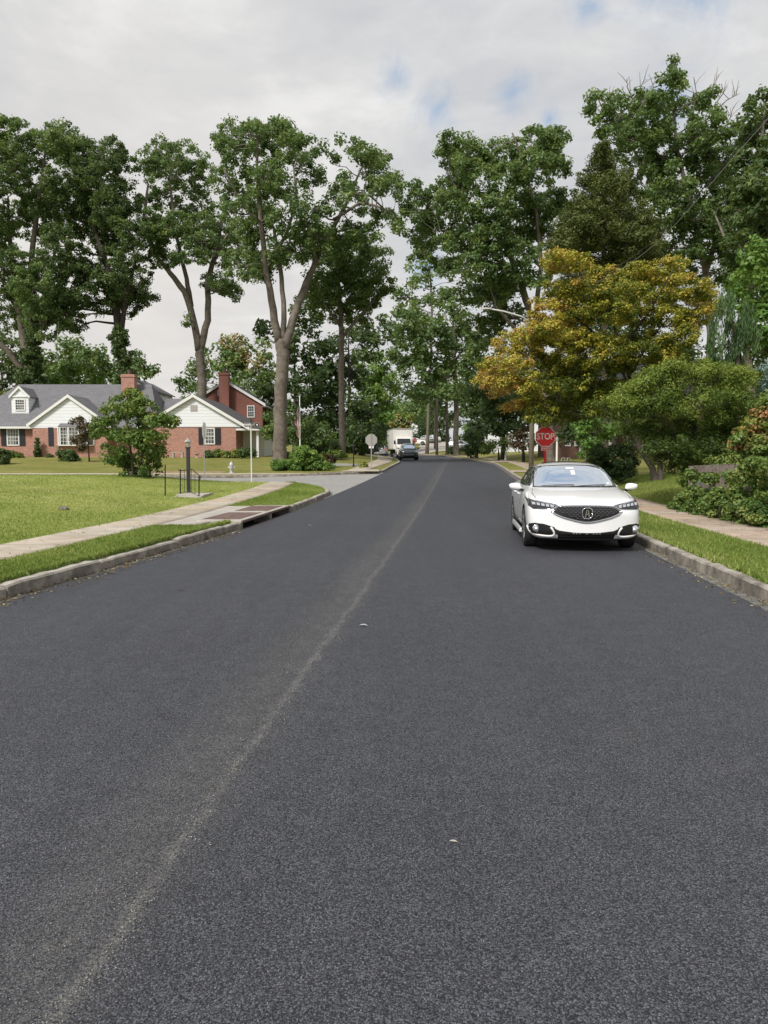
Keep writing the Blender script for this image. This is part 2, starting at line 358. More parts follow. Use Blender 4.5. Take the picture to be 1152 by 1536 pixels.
M['black_iron'] = simple('black_iron', (.018, .017, .017), .45, .3)
M['steel'] = simple('galvanised_steel', (.42, .42, .41), .5, .5, bump=.001)
M['sign_back'] = simple('sign_back_aluminium', (.40, .385, .36), .55, .3)
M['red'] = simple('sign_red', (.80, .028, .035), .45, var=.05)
M['red_post'] = simple('red_post_paint', (.60, .015, .02), .5, var=.1)
M['sign_white'] = simple('sign_white', (.82, .80, .78), .5, var=.04)
M['sign_dark'] = simple('street_sign_grey', (.14, .13, .125), .5)
M['concrete'] = mat_rock('plain_concrete', (.30, .28, .24), (.42, .39, .34), (.52, .49, .43), 4, .004)
M['rusty'] = mat_rock('rusty_plate', (.09, .05, .04), (.16, .10, .085), (.23, .165, .14), 6, .004)
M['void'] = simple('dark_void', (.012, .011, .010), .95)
M['stone'] = mat_rock('field_stone', (.08, .07, .055), (.16, .14, .11), (.28, .25, .20), 9, .01)
M['mulch'] = mat_rock('dry_dirt', (.18, .12, .06), (.30, .21, .11), (.42, .31, .17), 3, .02)
M['old_wood'] = mat_rock('old_fence_wood', (.09, .07, .06), (.20, .16, .14), (.33, .28, .24), 10, .01)
# car materials
def mat_paint(name, col, flake=0.0, rough=.28):
    m, t, b = newmat(name); P, _ = obj_xyz(t)
    c = mixc(t, mth(t, 'MULTIPLY', noise(t, P, 3, 4, .6), .10), col, tuple(x*.86 for x in col))
    t.links.new(c, b.inputs['Base Color']); b.inputs['Roughness'].default_value = rough; b.inputs['Metallic'].default_value = flake
    b.inputs['Coat Weight'].default_value = 1.0; b.inputs['Coat Roughness'].default_value = .03; return m
M['car_white'] = mat_paint('white_car_paint', (.90, .905, .91))
M['car_grey'] = mat_paint('grey_car_paint', (.13, .14, .16), .5)
M['car_silver'] = mat_paint('silver_car_paint', (.55, .56, .58), .4)
M['car_dark'] = mat_paint('dark_car_paint', (.03, .03, .035), .2)
M['truck_white'] = simple('truck_white', (.80, .79, .74), .45, var=.08, scale=2)
m, t, b = newmat('car_glass'); b.inputs['Base Color'].default_value = (.02, .025, .03, 1); b.inputs['Roughness'].default_value = .02; b.inputs['Base Color'].default_value = (.82, .87, .92, 1); b.inputs['Metallic'].default_value = .92; M['glass'] = m
m, t, b = newmat('side_glass'); b.inputs['Base Color'].default_value = (.012, .014, .016, 1); b.inputs['Roughness'].default_value = .03; b.inputs['IOR'].default_value = 1.7; M['glass_dark'] = m
M['tyre'] = simple('tyre_rubber', (.022, .022, .023), .85)
M['rim'] = simple('alloy_rim', (.28, .28, .29), .3, .9)
M['chrome'] = simple('chrome', (.75, .75, .77), .12, 1.0, var=.02)
M['black_plastic'] = simple('black_plastic', (.012, .012, .013), .35)
M['lamp_dark'] = simple('headlamp_housing', (.045, .047, .05), .15, .4)
M['lamp_clear'] = simple('headlamp_lens', (.62, .64, .68), .1, .6)
# ================================================================== TERRAIN
_ty = np.arange(-40, 460, .5)
def _tab(ks, sig=3.0):
    xs, vs = zip(*ks); a = np.interp(_ty, xs, vs)
    k = np.arange(-30, 31)*.5; w = np.exp(-k*k/(2*sig*sig)); w /= w.sum()
    return np.convolve(np.pad(a, 30, mode='edge'), w, 'valid')
_P = _tab([(-40, 0), (18, 0), (28, .12), (36, .27), (44, .45), (52, .68), (61, .87), (70, 1.02), (80, 1.2), (92, 1.42), (115, 1.68), (130, 1.8), (165, 3.7), (200, 4.8), (400, 8)])
_XR = _tab([(-40, -.3), (62, 8.9), (77, 8.4), (94, 7.8), (115, 5.0), (130, 1.5), (150, -5), (170, -20), (460, -60)], 2.5)
_XL = _tab([(-40, -10), (0, -5.15), (8.25, -4.13), (11.1, -3.70), (17.6, -2.85), (27.5, -1.98), (48, .04), (65, 1.4), (78, 1.35), (88, .6), (100, -.3), (115, -1.6), (130, -4.5), (150, -12), (170, -20.6), (460, -61)], 1.6)
def P(y): return np.interp(y, _ty, _P)
def XR(y): return np.interp(y, _ty, _XR)
def XL(y): return np.interp(y, _ty, _XL)
def ss(t):
    t = np.clip(t, 0, 1); return t*t*(3-2*t)
YA, YB = 34.5, 44.2          # the side street's near and far kerb
def RD(x, y):
    """road surface height"""
    side = .29
    w = ss((-x-2)/7.0)*ss((y-24)/8)*(1-ss((y-52)/10))
    return P(y)*(1-w)+side*w
def xa(y):                   # start of ground, near-left corner
    y = np.asarray(y, float); t = np.clip((y-27.5)/(YA-27.5), 0, 1)
    return XL(np.minimum(y, 27.5))-4.0*(1-np.sqrt(np.maximum(0, 1-t*t)))
def xb(y):                   # far-left corner
    y = np.asarray(y, float); t = np.clip((48.0-y)/(48.0-YB), 0, 1)
    return XL(np.maximum(y, 48))-4.2*(1-np.sqrt(np.maximum(0, 1-t*t)))
KH = .13
def TA(x, y):
    return RD(x, y)+KH+.34*ss((-x-5.2)/6.5)*ss((y-5)/20)*ss((YA-y)/2.2)
def TB(x, y):
    d = xb(y)-x
    lw = np.interp(y, [44, 46, 50, 57, 63, 66, 80, 120, 160, 220, 400], [.42, .48, .64, 1.08, 1.42, 1.5, 1.75, 2.2, 4.0, 5.5, 9])
    w = ss((d-.3)/4.5)*ss((y-YB)/1.5)
    return (RD(x, y)+KH)*(1-w)+lw*w
def TR(x, y):
    d = x-XR(y); return P(y)+KH+.62*(1-np.exp(-np.maximum(0, d-2.7)/3.0))
def G(x, y):
    if x > XR(y): return float(TR(x, y))
    if y < YA and x < xa(y): return float(TA(x, y))
    if y > YB and x < xb(y): return float(TB(x, y))
    return float(RD(x, y))
def grid_obj(name, X, Y, Z, mat, kind='structure', smooth=True):
    nr, nc = X.shape
    co = np.stack([X, Y, Z], -1).reshape(-1, 3).astype(np.float32)
    i = np.arange(nr-1)[:, None]*nc+np.arange(nc-1)[None]
    f = np.stack([i, i+1, i+nc+1, i+nc], -1).reshape(-1, 4)
    # keep normals up
    a = co[f[0, 1]]-co[f[0, 0]]; b = co[f[0, 3]]-co[f[0, 0]]
    mid = f[len(f)//2]; a = co[mid[1]]-co[mid[0]]; b = co[mid[3]]-co[mid[0]]
    if a[0]*b[1]-a[1]*b[0] < 0: f = f[:, ::-1]
    me = bpy.data.meshes.new(name); me.vertices.add(len(co)); me.vertices.foreach_set('co', co.ravel())
    me.loops.add(f.size); me.loops.foreach_set('vertex_index', f.ravel().astype(np.int32))
    me.polygons.add(len(f)); me.polygons.foreach_set('loop_start', (np.arange(len(f))*4).astype(np.int32))
    me.polygons.foreach_set('loop_total', np.full(len(f), 4, np.int32))
    me.polygons.foreach_set('use_smooth', [smooth]*len(f)); me.update(calc_edges=True); me.validate()
    me.materials.append(mat); o = bpy.data.objects.new(name, me); COL.objects.link(o)
    if kind: o['kind'] = kind
    return o
cols = np.concatenate([[0, .03, .1, .3, .6, 1, 1.4, 1.8, 2.2, 2.6, 3, 3.5], np.arange(4, 16, .7), np.arange(16, 40, 2), [42, 48, 56, 70, 90, 130, 200, 320, 500]])
def rows(a, b, near=.5):
    r = [a]
    while r[-1] < b: r.append(r[-1]+(near if r[-1] < 70 else 2.5 if r[-1] < 180 else 20))
    r[-1] = b; return np.array(r)
KW = .15
th = np.linspace(0, math.pi/2, 26)
ya = np.concatenate([rows(-30, 27.3), 27.5+(YA-KW-27.5)*np.sin(th)])
X = (xa(np.minimum(ya*1.0, YA))-KW*(1.0))[:, None]-cols[None]; Y = np.repeat(ya[:, None], len(cols), 1)
# fit the corner arc exactly inside the kerb
tt = np.clip((ya-27.5)/(YA-KW-27.5), 0, 1); xs = np.interp(np.minimum(ya, 27.5), _ty, _XL)-KW-(4.0-KW)*(1-np.sqrt(np.maximum(0, 1-tt*tt)))
X = xs[:, None]-cols[None]
grid_obj('lawn_ground', X, Y, TA(X, Y), M['lawn'])
yb = np.concatenate([48.0-(48.0-YB-KW)*np.sin(th[::-1]), rows(48.3, 450)])
tt = np.clip((48.0-yb)/(48.0-YB-KW), 0, 1); xs = XL(np.maximum(yb, 48))-KW-(4.2-KW)*(1-np.sqrt(np.maximum(0, 1-tt*tt)))
X = xs[:, None]-cols[None]; Y = np.repeat(yb[:, None], len(cols), 1)
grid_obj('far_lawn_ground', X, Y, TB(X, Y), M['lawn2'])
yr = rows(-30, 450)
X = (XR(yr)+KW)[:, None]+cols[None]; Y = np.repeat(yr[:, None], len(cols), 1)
grid_obj('right_lawn_ground', X, Y, TR(X, Y), M['lawn2'])  # darker lawn material puts the shade into the ground colour
# main road (new asphalt), old side street below it, gutter strips
yy = rows(-30, 175); lft = np.where(yy < 27.5, XL(yy)+.10, np.where(yy > 48, XL(yy)+.04, np.interp(yy, [27.5, 48], [XL(27.5)+.1, XL(48)+.04])))
rgt = XR(yy)-np.interp(yy, [0, 20, 60], [.17, .14, .08])
s = np.linspace(0, 1, 12); X = lft[:, None]*(1-s)+rgt[:, None]*s; Y = np.repeat(yy[:, None], 12, 1)
lft = lft+.22*((yy > 16.2) & (yy < 20.8))
grid_obj('road', X, Y, P(Y)+.008, M['asphalt'])
yy = np.arange(26, 50.01, .5); xx = np.concatenate([np.arange(-9, 2.01, .5)[::-1], [-12, -20, -40, -80, -160, -300]])
X, Y = np.meshgrid(xx, yy); grid_obj('side_street', X, Y, RD(X, Y)-.002, M['old_street'])
for nm, f0, f1 in (('gutter', lambda y: XR(y)-.24, lambda y: XR(y)+.03), ('gutter', lambda y: XL(y)-.03, lambda y: XL(y)+.2)):
    yy = rows(-20, 120) if f0(0) > 0 else rows(-20, 15.9)
    s = np.array([0, 1.]); X = f0(yy)[:, None]*(1-s)+f1(yy)[:, None]*s; Y = np.repeat(yy[:, None], 2, 1)
    grid_obj(nm, X, Y, P(Y)+.002, M['gutter'])

def kerb(name, pts, side, skip=None, lip=0.0):
    """pts: road-side kerb line; blocks of weathered stone, set a little unevenly. side=+1: lawn lies to the left of the path"""
    pts = [Vector((p[0], p[1], 0)) for p in pts]
    ds = [0]
    for a, b in zip(pts, pts[1:]): ds.append(ds[-1]+(b-a).length)
    def at(d):
        i = int(np.searchsorted(ds, d)); i = max(1, min(i, len(pts)-1)); t = (d-ds[i-1])/max(1e-6, ds[i]-ds[i-1])
        p = pts[i-1].lerp(pts[i], t); q = (pts[i]-pts[i-1]).normalized(); return p, Vector((-q.y, q.x, 0))*side
    mb = MB(); d = 0
    while d < ds[-1]-.3:
        Lb = random.uniform(1.5, 2.9); e = min(d+Lb, ds[-1])
        mid = at((d+e)/2)[0]
        if skip and skip(mid): d = e; continue
        n = max(2, int((e-d)/.16)); off = random.uniform(-.02, .016); tz = random.uniform(-.018, .018)
        if mid.y > 30: off *= .4; tz *= .4
        prof = []
        for i in range(n+1):
            dd = d+.008+(e-d-.016)*i/n; p, nr = at(dd); zr = RD(p.x, p.y)
            end = 1 if i in (0, n) else 0
            w1 = random.gauss(0, .0025); w2 = random.gauss(0, .0025)
            base = zr-.15; top = zr+KH+.012+tz+w2-.012*end
            q = p+nr*(off+w1+.008*end); inn = p+nr*(KW+.02)
            prof.append([(q.x-nr.x*.012, q.y-nr.y*.012, base), (q.x, q.y, zr+.5*KH+w1), (q.x+nr.x*.006, q.y+nr.y*.006, top-.022), (q.x+nr.x*.028, q.y+nr.y*.028, top), (inn.x-nr.x*.03, inn.y-nr.y*.03, top+random.gauss(0, .003)), (inn.x, inn.y, top-.02), (inn.x, inn.y, base)])
        vs = [v for r in prof for v in r]; k = 7
        fs = [(i*k+j, i*k+j+1, (i+1)*k+j+1, (i+1)*k+j) for i in range(n) for j in range(k-1)]+[tuple(range(k)), tuple(n*k+j for j in range(k-1, -1, -1))]
        mb.add(vs, fs); d = e
    return tag(mb.build(name, M['kerb']), kind='structure')
DR0, DR1 = 16.2, 20.8      # storm drain
lk = [(float(XL(y)), y) for y in np.arange(2, DR0, .4)]; kerb('kerb', lk+[(float(XL(DR0)), DR0)], 1)
ar = [(float(xa(27.5+(YA-27.5)*math.sin(a))), 27.5+(YA-27.5)*math.sin(a)) for a in th[1:]]
kerb('kerb', [(float(XL(y)), y) for y in np.arange(DR1, 27.6, .4)]+ar+[(x, YA) for x in np.arange(-6.5, -60, -1.5)], 1)
ar = [(float(xb(48-(48-YB)*math.sin(a))), 48-(48-YB)*math.sin(a)) for a in th[::-1]]
kerb('kerb', [(x, YB) for x in np.arange(-60, -4.6, 1.5)]+ar+[(float(XL(y)), y) for y in np.arange(48.5, 130, 1)], 1)
kerb('kerb', [(float(XR(y)), y) for y in np.concatenate([np.arange(2, 30, .4), np.arange(30, 130, 1)])], -1)

def strip(name, ys, f0, f1, T, mat, dz=.022, nc=5):
    s = np.linspace(0, 1, nc); a = np.array([float(f0(y)) for y in ys]); b = np.array([float(f1(y)) for y in ys])
    X = a[:, None]*(1-s)+b[:, None]*s; Y = np.repeat(np.array(ys)[:, None], nc, 1)
    Z = T(X, Y)+dz
    # skirt so that the slab has an edge
    X = np.concatenate([X[:, :1], X, X[:, -1:]], 1); Y = np.concatenate([Y[:, :1], Y, Y[:, -1:]], 1); Z = np.concatenate([Z[:, :1]-.12, Z, Z[:, -1:]-.12], 1)
    return grid_obj(name, X, Y, Z, mat)
w0 = lambda y: np.interp(y, [-10, 8, 12, 16.5, 22, 29, 34.3], [-6.9, -5.25, -4.92, -4.52, -4.2, -3.85, -3.9])
ysA = np.arange(-10, YA-KW, .3)
strip('sidewalk', ysA, w0, lambda y: w0(y)-1.15, TA, M['walk'])
# apron between walk and storm drain
strip('drain_apron', np.arange(DR0-.9, DR1+.15, .2), lambda y: float(XL(y))-KW-.5, lambda y: w0(y)+.03, TA, M['concrete'], .026)
w1 = lambda y: XL(np.maximum(y, 48))-np.interp(y, [45, 52, 60], [1.1, .85, .65])
ysB = np.arange(46.6, 118, .7)
strip('sidewalk', ysB, lambda y: w1(y), lambda y: w1(y)-1.35, TB, M['walk'], .03)
# walk along the side street's far kerb
X, Y = np.meshgrid(np.arange(-60, -1.0, .7), np.linspace(45.0, 46.3, 4)); grid_obj('sidewalk', X, Y, TB(X, Y)+.026, M['walk'])
X, Y = np.meshgrid(np.linspace(-2.6, -.3, 9), np.linspace(45.2, 47.6, 9))
ok = grid_obj('corner_ramp', X, Y, TB(X, Y)+.036, M['walk'])
w2 = lambda y: XR(y)+np.interp(y, [0, 12, 17, 25, 40], [1.75, 1.5, 1.35, 1.3, 1.3])
strip('sidewalk', np.arange(-10, 118, .4), w2, lambda y: w2(y)+np.interp(y, [0, 14, 18], [1.35, 1.35, 1.25]), TR, M['walk_pink'])
# driveway aprons across the verges on the right, asphalt drive on the left
for y0, y1 in ((44.5, 47.0), (62, 66)):
    strip('driveway_apron', np.arange(y0, y1, .5), lambda y: XR(y)+KW+.01, lambda y: w2(y)+.02, TR, M['walk_pink'], .03)
strip('driveway', np.arange(53.5, 56.5, .5), lambda y: w1(y)-1.3, lambda y: w1(y)-6.5, TB, M['old_street'], .02)
# sunlit concrete cross street far up the hill
X, Y = np.meshgrid(np.linspace(0, 1, 12), np.linspace(121, 170, 24)); X = 4.8+(Y-121)*.075+X*6.5
grid_obj('far_street', X, Y, TR(X, Y)+.06, M['concrete'])
# bare dirt bank where the lawn meets the far kerb
X, Y = np.meshgrid(np.linspace(-16.5, -9.2, 14), np.linspace(46.4, 49.2, 8)); e = .02-.05*(np.abs((X+12.8)/3.7)**4+np.abs((Y-47.8)/1.4)**4)
tag(grid_obj('dirt_bank', X, Y, TB(X, Y)+e, M['mulch']))

# ---- storm drain
def storm_drain():
    r = empty('storm_drain', (0, 0, 0), 0, 'curb inlet with two dark openings and rusty lid plates set in the left kerb', 'storm drain')
    def pt(y, off): # off: distance from kerb line into the verge
        a = float(XL(y)); return a-off
    def slab(mb, y0, y1, o0, o1, z0, z1):
        vs = []
        for y in (y0, y1):
            b = float(P(y))
            for o in (o0, o1):
                for z in (z0, z1): vs.append((pt(y, o), y, b+z))
        mb.add(vs, [(0, 1, 3, 2), (4, 6, 7, 5), (0, 4, 5, 1), (2, 3, 7, 6), (0, 2, 6, 4), (1, 5, 7, 3)])
    mb = MB(); slab(mb, DR0, DR1, -.02, .95, KH+.0, KH+.05); mb.build('cover_slab', M['concrete'], r, bevel=.008)
    mb = MB(); slab(mb, DR0+.02, DR1-.02, -.035, -.021, KH-.005, KH+.04); mb.build('nosing', M['rusty'], r)
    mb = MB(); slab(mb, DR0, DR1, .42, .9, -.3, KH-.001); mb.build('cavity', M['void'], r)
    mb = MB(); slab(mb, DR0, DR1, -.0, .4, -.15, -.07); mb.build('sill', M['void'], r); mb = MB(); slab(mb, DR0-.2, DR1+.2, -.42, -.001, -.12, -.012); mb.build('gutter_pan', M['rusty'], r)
    for y in (DR0-.06, DR0+2.35, DR1-.12):
        mb = MB(); slab(mb, y, y+.18, -.015, .4, -.1, KH-.002); mb.build('pier', M['kerb'], r, bevel=.01)
    for y0, y1 in ((DR0+.3, DR0+2.1), (DR0+2.6, DR1-.3)):
        mb = MB(); slab(mb, y0, y1, .12, .92, KH+.051, KH+.06); mb.build('lid_plate', M['rusty'], r)
storm_drain()

# ================================================================== GRASS BLADES
def leaf_mesh(name, C0, nrm, size, tint, mat, parent=None, aspect=.6, kind=None, axis=None):
    """rhombic leaves: centres C0 (n,3), normals nrm, half length size (n,), tint (n,)"""
    n = len(C0); nrm = nrm/np.maximum(1e-6, np.linalg.norm(nrm, axis=1, keepdims=True))
    if axis is None:
        a = rng.normal(size=(n, 3))
    else: a = axis
    a = a-nrm*(a*nrm).sum(1, keepdims=True); a /= np.maximum(1e-6, np.linalg.norm(a, axis=1, keepdims=True))
    b = np.cross(nrm, a); s = size[:, None]
    fold = nrm*s*.22
    V = np.stack([C0-a*s, C0+b*s*aspect-a*s*.1+fold, C0+a*s, C0-b*s*aspect-a*s*.1+fold], 1).reshape(-1, 3).astype(np.float32)
    me = bpy.data.meshes.new(name); me.vertices.add(4*n); me.vertices.foreach_set('co', V.ravel())
    me.loops.add(4*n); me.loops.foreach_set('vertex_index', np.arange(4*n, dtype=np.int32))
    me.polygons.add(n); me.polygons.foreach_set('loop_start', (np.arange(n)*4).astype(np.int32)); me.polygons.foreach_set('loop_total', np.full(n, 4, np.int32))
    me.update(calc_edges=True)
    at = me.attributes.new('tint', 'FLOAT', 'FACE'); at.data.foreach_set('value', np.clip(tint, 0, 1).astype(np.float32))
    me.materials.append(mat); o = bpy.data.objects.new(name, me); COL.objects.link(o)
    if parent: o.parent = parent
    if kind: o['kind'] = kind
    return o
def grass(name, n, ylo, yhi, f0, f1, T, h=(.03, .07), yp=1.0, label=None, wd_=.16, dz=0, tb=0.0):
    y = ylo+(yhi-ylo)*rng.random(n)**yp; t = rng.random(n)
    a = f0(y); b = f1(y); x = a+(b-a)*t
    d = rng.uniform(*h, n)*(.7+.6*rng.random(n)); z = T(x, y)+d*.42+dz
    az = rng.uniform(0, 2*math.pi, n); lean = rng.normal(0, .45, (n, 2))
    ax = np.stack([lean[:, 0], lean[:, 1], np.ones(n)], 1); nr = np.stack([np.cos(az), np.sin(az), .3*np.ones(n)], 1)
    # patchy colour
    pn = .5+.25*np.sin(x*2.1+1.3*np.sin(y*.9))+.2*np.sin(y*1.7+x*.8)
    tint = np.clip(rng.normal(.25+tb+.45*pn, .2), 0, 1)
    o = leaf_mesh(name, np.stack([x, y, z], 1), nr, d*.62, tint, L['grass'], None, wd_, 'stuff', ax)
    if label: tag(o, label, 'grass')
    return o
grass('verge_grass', 85000, 6.2, DR0-.9, lambda y: XL(y)-KW-.01, lambda y: w0(y)+.02, TA, (.03, .075), 1.5, 'short green grass on the near left verge between kerb and sidewalk', tb=-.13)
grass('verge_grass', 40000, DR1, 33.8, lambda y: xa(y)-KW-.03, lambda y: w0(y)+.02, TA, (.035, .07), 1.3, 'green grass on the corner verge beyond the storm drain', tb=-.08)
grass('lawn_grass', 130000, 9, 34, lambda y: w0(y)-1.17, lambda y: w0(y)-1.17-3-(y-8)*.45, TA, (.02, .05), 1.3, 'mown yellow green lawn left of the near sidewalk', .2)
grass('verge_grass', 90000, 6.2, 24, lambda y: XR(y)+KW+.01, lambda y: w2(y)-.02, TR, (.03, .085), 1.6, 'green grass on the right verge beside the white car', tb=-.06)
grass('lawn_grass', 50000, 18.5, 34, lambda y: w2(y)+1.28, lambda y: w2(y)+6, TR, (.03, .06), 1.2, 'shaded green lawn beyond the vine covered fence', .2, 0.0, -.16)  # tint lowered so the blades carry the shade in their colour
# long tufts leaning over the kerb and walk edges
for nm, f, T, lab in (('edge_grass', lambda y: XL(y)-KW-.02, TA, 'ragged grass fringe overhanging the back of the left kerb'), ('edge_grass', lambda y: XR(y)+KW+.02, TR, 'ragged grass fringe overhanging the back of the right kerb')):
    grass(nm, 9000, 6.2, DR0-.2 if T is TA else 26, lambda y: f(y)-.03, lambda y: f(y)+.03, T, (.05, .10), 1.2, lab, .12, .01)

# leaf litter and grit gathered along the kerb feet and on the walks
def litter(label, n, ylo, yhi, f, wdt, T, size=(.012, .03), dz=.006):
    y = rng.uniform(ylo, yhi, n); x = f(y)+wdt*rng.random(n)**2; z = T(x, y)+dz+rng.uniform(0, .006, n)
    nr = np.stack([rng.normal(0, .3, n), rng.normal(0, .3, n), np.ones(n)], 1)
    o = leaf_mesh('leaf_litter', np.stack([x, y, z], 1), nr, rng.uniform(*size, n), rng.random(n), M_LIT, None, .5, 'stuff'); tag(o, label, 'leaf litter')
M_LIT = mat_leaf('litter', [(0, (.07, .045, .025)), (.5, (.20, .13, .065)), (.85, (.34, .27, .12)), (1, (.45, .40, .22))], .15, .8)
litter('brown leaf crumbs gathered at the foot of the left kerb', 700, 7, 15.8, lambda y: XL(y)+.01, .30, lambda x, y: P(y)+.008)
litter('brown leaf crumbs gathered at the foot of the right kerb', 900, 7, 28, lambda y: XR(y)-.02, -.34, lambda x, y: P(y)+.008)
litter('sparse dry leaves scattered on the left sidewalk', 160, 9, 30, lambda y: w0(y)-1.1, 1.05, lambda x, y: TA(x, y)+.022)
litter('sparse dry leaves scattered on the right sidewalk below the creeper', 200, 12, 26, lambda y: w2(y)+1.3, -1.1, lambda x, y: TR(x, y)+.022)
litter('fallen yellow leaves scattered over the right verge grass', 260, 8, 26, lambda y: XR(y)+.2, 1.0, TR, (.02, .04), .05)

M_GRIT = mat_leaf('grit', [(0, (.045, .046, .05)), (.45, (.13, .132, .142)), (.8, (.26, .255, .24)), (1, (.46, .44, .40))], 0.0, .7)
def grit(label, n, ylo, yhi, xf, spread_, size, tlo, thi, p=1.7):
    y = ylo+(yhi-ylo)*rng.random(n)**p; x = xf(y)+spread_(n, y); z = P(y)+.0105+np.zeros(n)
    nr = np.stack([rng.normal(0, .35, n), rng.normal(0, .35, n), np.ones(n)], 1)
    o = leaf_mesh('loose_grit', np.stack([x, y, z], 1), nr, rng.uniform(*size, n)*(.7+.06*y), rng.uniform(tlo, thi, n), M_GRIT, None, .8, 'stuff'); tag(o, label, 'grit')
seam = lambda y: -1.1+.098*y
grit('pale loose stones scattered along the ragged paving joint', 8000, 1.4, 24, seam, lambda n, y: rng.normal(0, .042, n)*(1+.4*np.sin(y*5))+.02*np.sin(y*9)+.02*np.sin(y*3.1), (.0020, .0044), .35, .95)
grit('sandy grit spread left of the paving joint', 9000, 1.4, 14, lambda y: seam(y)-.22, lambda n, y: rng.normal(0, .16, n), (.0020, .0042), .3, .85)
grit('exposed aggregate chips over the near asphalt', 70000, 1.3, 7, lambda y: 0*y, lambda n, y: rng.uniform(-1, 1, n)*(.25+.52*y), (.0020, .0042), .0, .62, 1.5)
# ================================================================== TREES AND SHRUBS
def pxm(Y): return Y/FPX
DENS = 1.5; RADK = .8
def grow(name, label, cat, Y, lobes, trunks=(), mat='oak', base=None, leaf=.125, dens=1.0, depth=3.0, sub=.50, tint=None, bark='bark', group=None,
         flat=.75, style='leaf', seed=1, twigs=True, per=58, fill=.5, filler=0.0, asp=.6, parts=('crown', 'trunk'), spread=1.1, upb=.55, ivy=None):
    """a plant: foliage lobes and limbs given as (u, v, ru, rv) and polylines at distance Y, with real depth round it"""
    r = np.random.default_rng(seed+hash_(name, seed)); rr = random.Random(seed*31+5)
    k = pxm(Y)
    if base is None: base = (trunks[0][0][0], Y) if trunks else (lobes[0][0], Y)
    b0 = W(base[0], 684, base[1]); bx, by = b0.x, b0.y; bz = G(bx, by)
    root = empty(name, (bx, by, bz), 0, label, cat, group)
    off = Vector((bx, by, bz))
    # limbs
    limbs = []; mb = MB()
    for ti, tr in enumerate(trunks):
        ph = rr.uniform(0, 6.28); pts = []; rad = []
        for i, q in enumerate(tr):
            p = W(q[0], q[1], Y); t = i/max(1, len(tr)-1)
            dy = (0 if ti == 0 else math.sin(ph)*depth*.7*t) if len(q) < 4 else q[3]
            p.y += dy; pts.append(p); rad.append(q[2]*k*RADK)
        if tr[0][1] > 690 or ti == 0:
            pts[0].z = min(pts[0].z, G(pts[0].x, pts[0].y)-.1)
        # refine
        fp = []; fr = []
        for i in range(len(pts)-1):
            for s_ in range(4):
                t = s_/4; fp.append(pts[i].lerp(pts[i+1], t)+Vector((rr.gauss(0, 1), rr.gauss(0, 1), 0))*rad[i]*.10); fr.append(rad[i]*(1-t)+rad[i+1]*t)
        fp.append(pts[-1]); fr.append(rad[-1]*.8)
        if tr is trunks[0] or tr[0][1] > 640: fr[0] *= 1.35; fr[1] *= 1.1
        mb.tube([p-off for p in fp], fr, 9); limbs += list(zip(fp, fr))
    # lobes -> sub clumps
    if filler:
        base_l = list(lobes); extra = []
        for a in base_l:
            ne = sorted((q for q in base_l if q is not a), key=lambda q: math.hypot(q[0]-a[0], q[1]-a[1]))[:4]
            if not ne or rr.random() > filler: continue
            q = rr.choice(ne)
            if math.hypot(q[0]-a[0], q[1]-a[1]) > 75: continue
            tq = None if len(a) < 5 or len(q) < 5 else (a[4]+q[4])/2
            e = ((a[0]+q[0])/2+rr.uniform(-3, 3), (a[1]+q[1])/2+rr.uniform(-3, 3), (a[2]+q[2])*.45, (a[3]+q[3])*.45)
            extra.append(e if tq is None else e+(tq,))
        lobes = base_l+extra
    cen = []; tnt = []
    LC = []
    for li, lb in enumerate(lobes):
        u, v, ru, rv = lb[:4]; lt = lb[4] if len(lb) > 4 else None
        dy = rr.uniform(-1, 1)*depth if len(lb) < 6 else lb[5]
        c = W(u, v, Y); c = Vector((c.x*(1+dy/Y), c.y+dy, CAMH+(c.z-CAMH)*(1+dy/Y)))
        R3 = np.array([ru*k*spread, (ru+rv)*.5*k*spread*1.1, rv*k*spread]); LC.append((c, R3))
        nsub = max(5, int(dens*DENS*(R3[0]*R3[2]+R3[0]*R3[1])*.9/(sub*sub)))
        d = r.normal(size=(nsub, 3)); d /= np.linalg.norm(d, axis=1, keepdims=True)
        rad = (fill+(1-fill)*r.random(nsub)**.6)*np.where(r.random(nsub) < .16, r.uniform(1.05, 1.38, nsub), 1.0)
        pc = np.array(c)+d*rad[:, None]*R3
        cen.append(pc); 
        if tint: tv = np.array([tint(p, lt) for p in pc])
        else: tv = r.normal(.5 if lt is None else lt, .15, nsub)
        tnt.append(tv)
        if twigs and limbs:
            best = min(limbs, key=lambda q: (q[0]-c).length+.9*max(0, q[0].z-c.z)+(3 if q[1] < .02 else 0))
            a = best[0]; m1 = a.lerp(c, .5)+Vector((rr.gauss(0, .12), rr.gauss(0, .12), .12))*(a-c).length*.5
            rs = min(best[1]*.55, .05+.012*(a-c).length*1.2)*(1 if Y > 30 else .6)
            path = [a, a.lerp(m1, .5)+Vector((rr.gauss(0, .1), 0, rr.gauss(0, .1))), m1, m1.lerp(c, .5)+Vector((0, rr.gauss(0, .15), rr.gauss(0, .1))), c]
            mb.tube([p-off for p in path], [rs, rs*.85, rs*.7, rs*.55, rs*.35], 5, False)
            for q in range(min(len(pc), 7)):
                e = Vector(pc[q]); s0 = m1.lerp(c, .35+.65*rr.random())
                mm = s0.lerp(e, .5)+Vector((0, 0, .1*(e-s0).length))
                mb.tube([s0-off, mm-off, e-off], [rs*.35, rs*.25, rs*.12], 4, False)
    cen = np.concatenate(cen); tnt = np.concatenate(tnt); nS = len(cen)
    npl = np.maximum(8, (per*r.uniform(.6, 1.4, nS)).astype(int)); idx = np.repeat(np.arange(nS), npl); n = len(idx)
    sr = sub*r.uniform(.7, 1.25, nS)
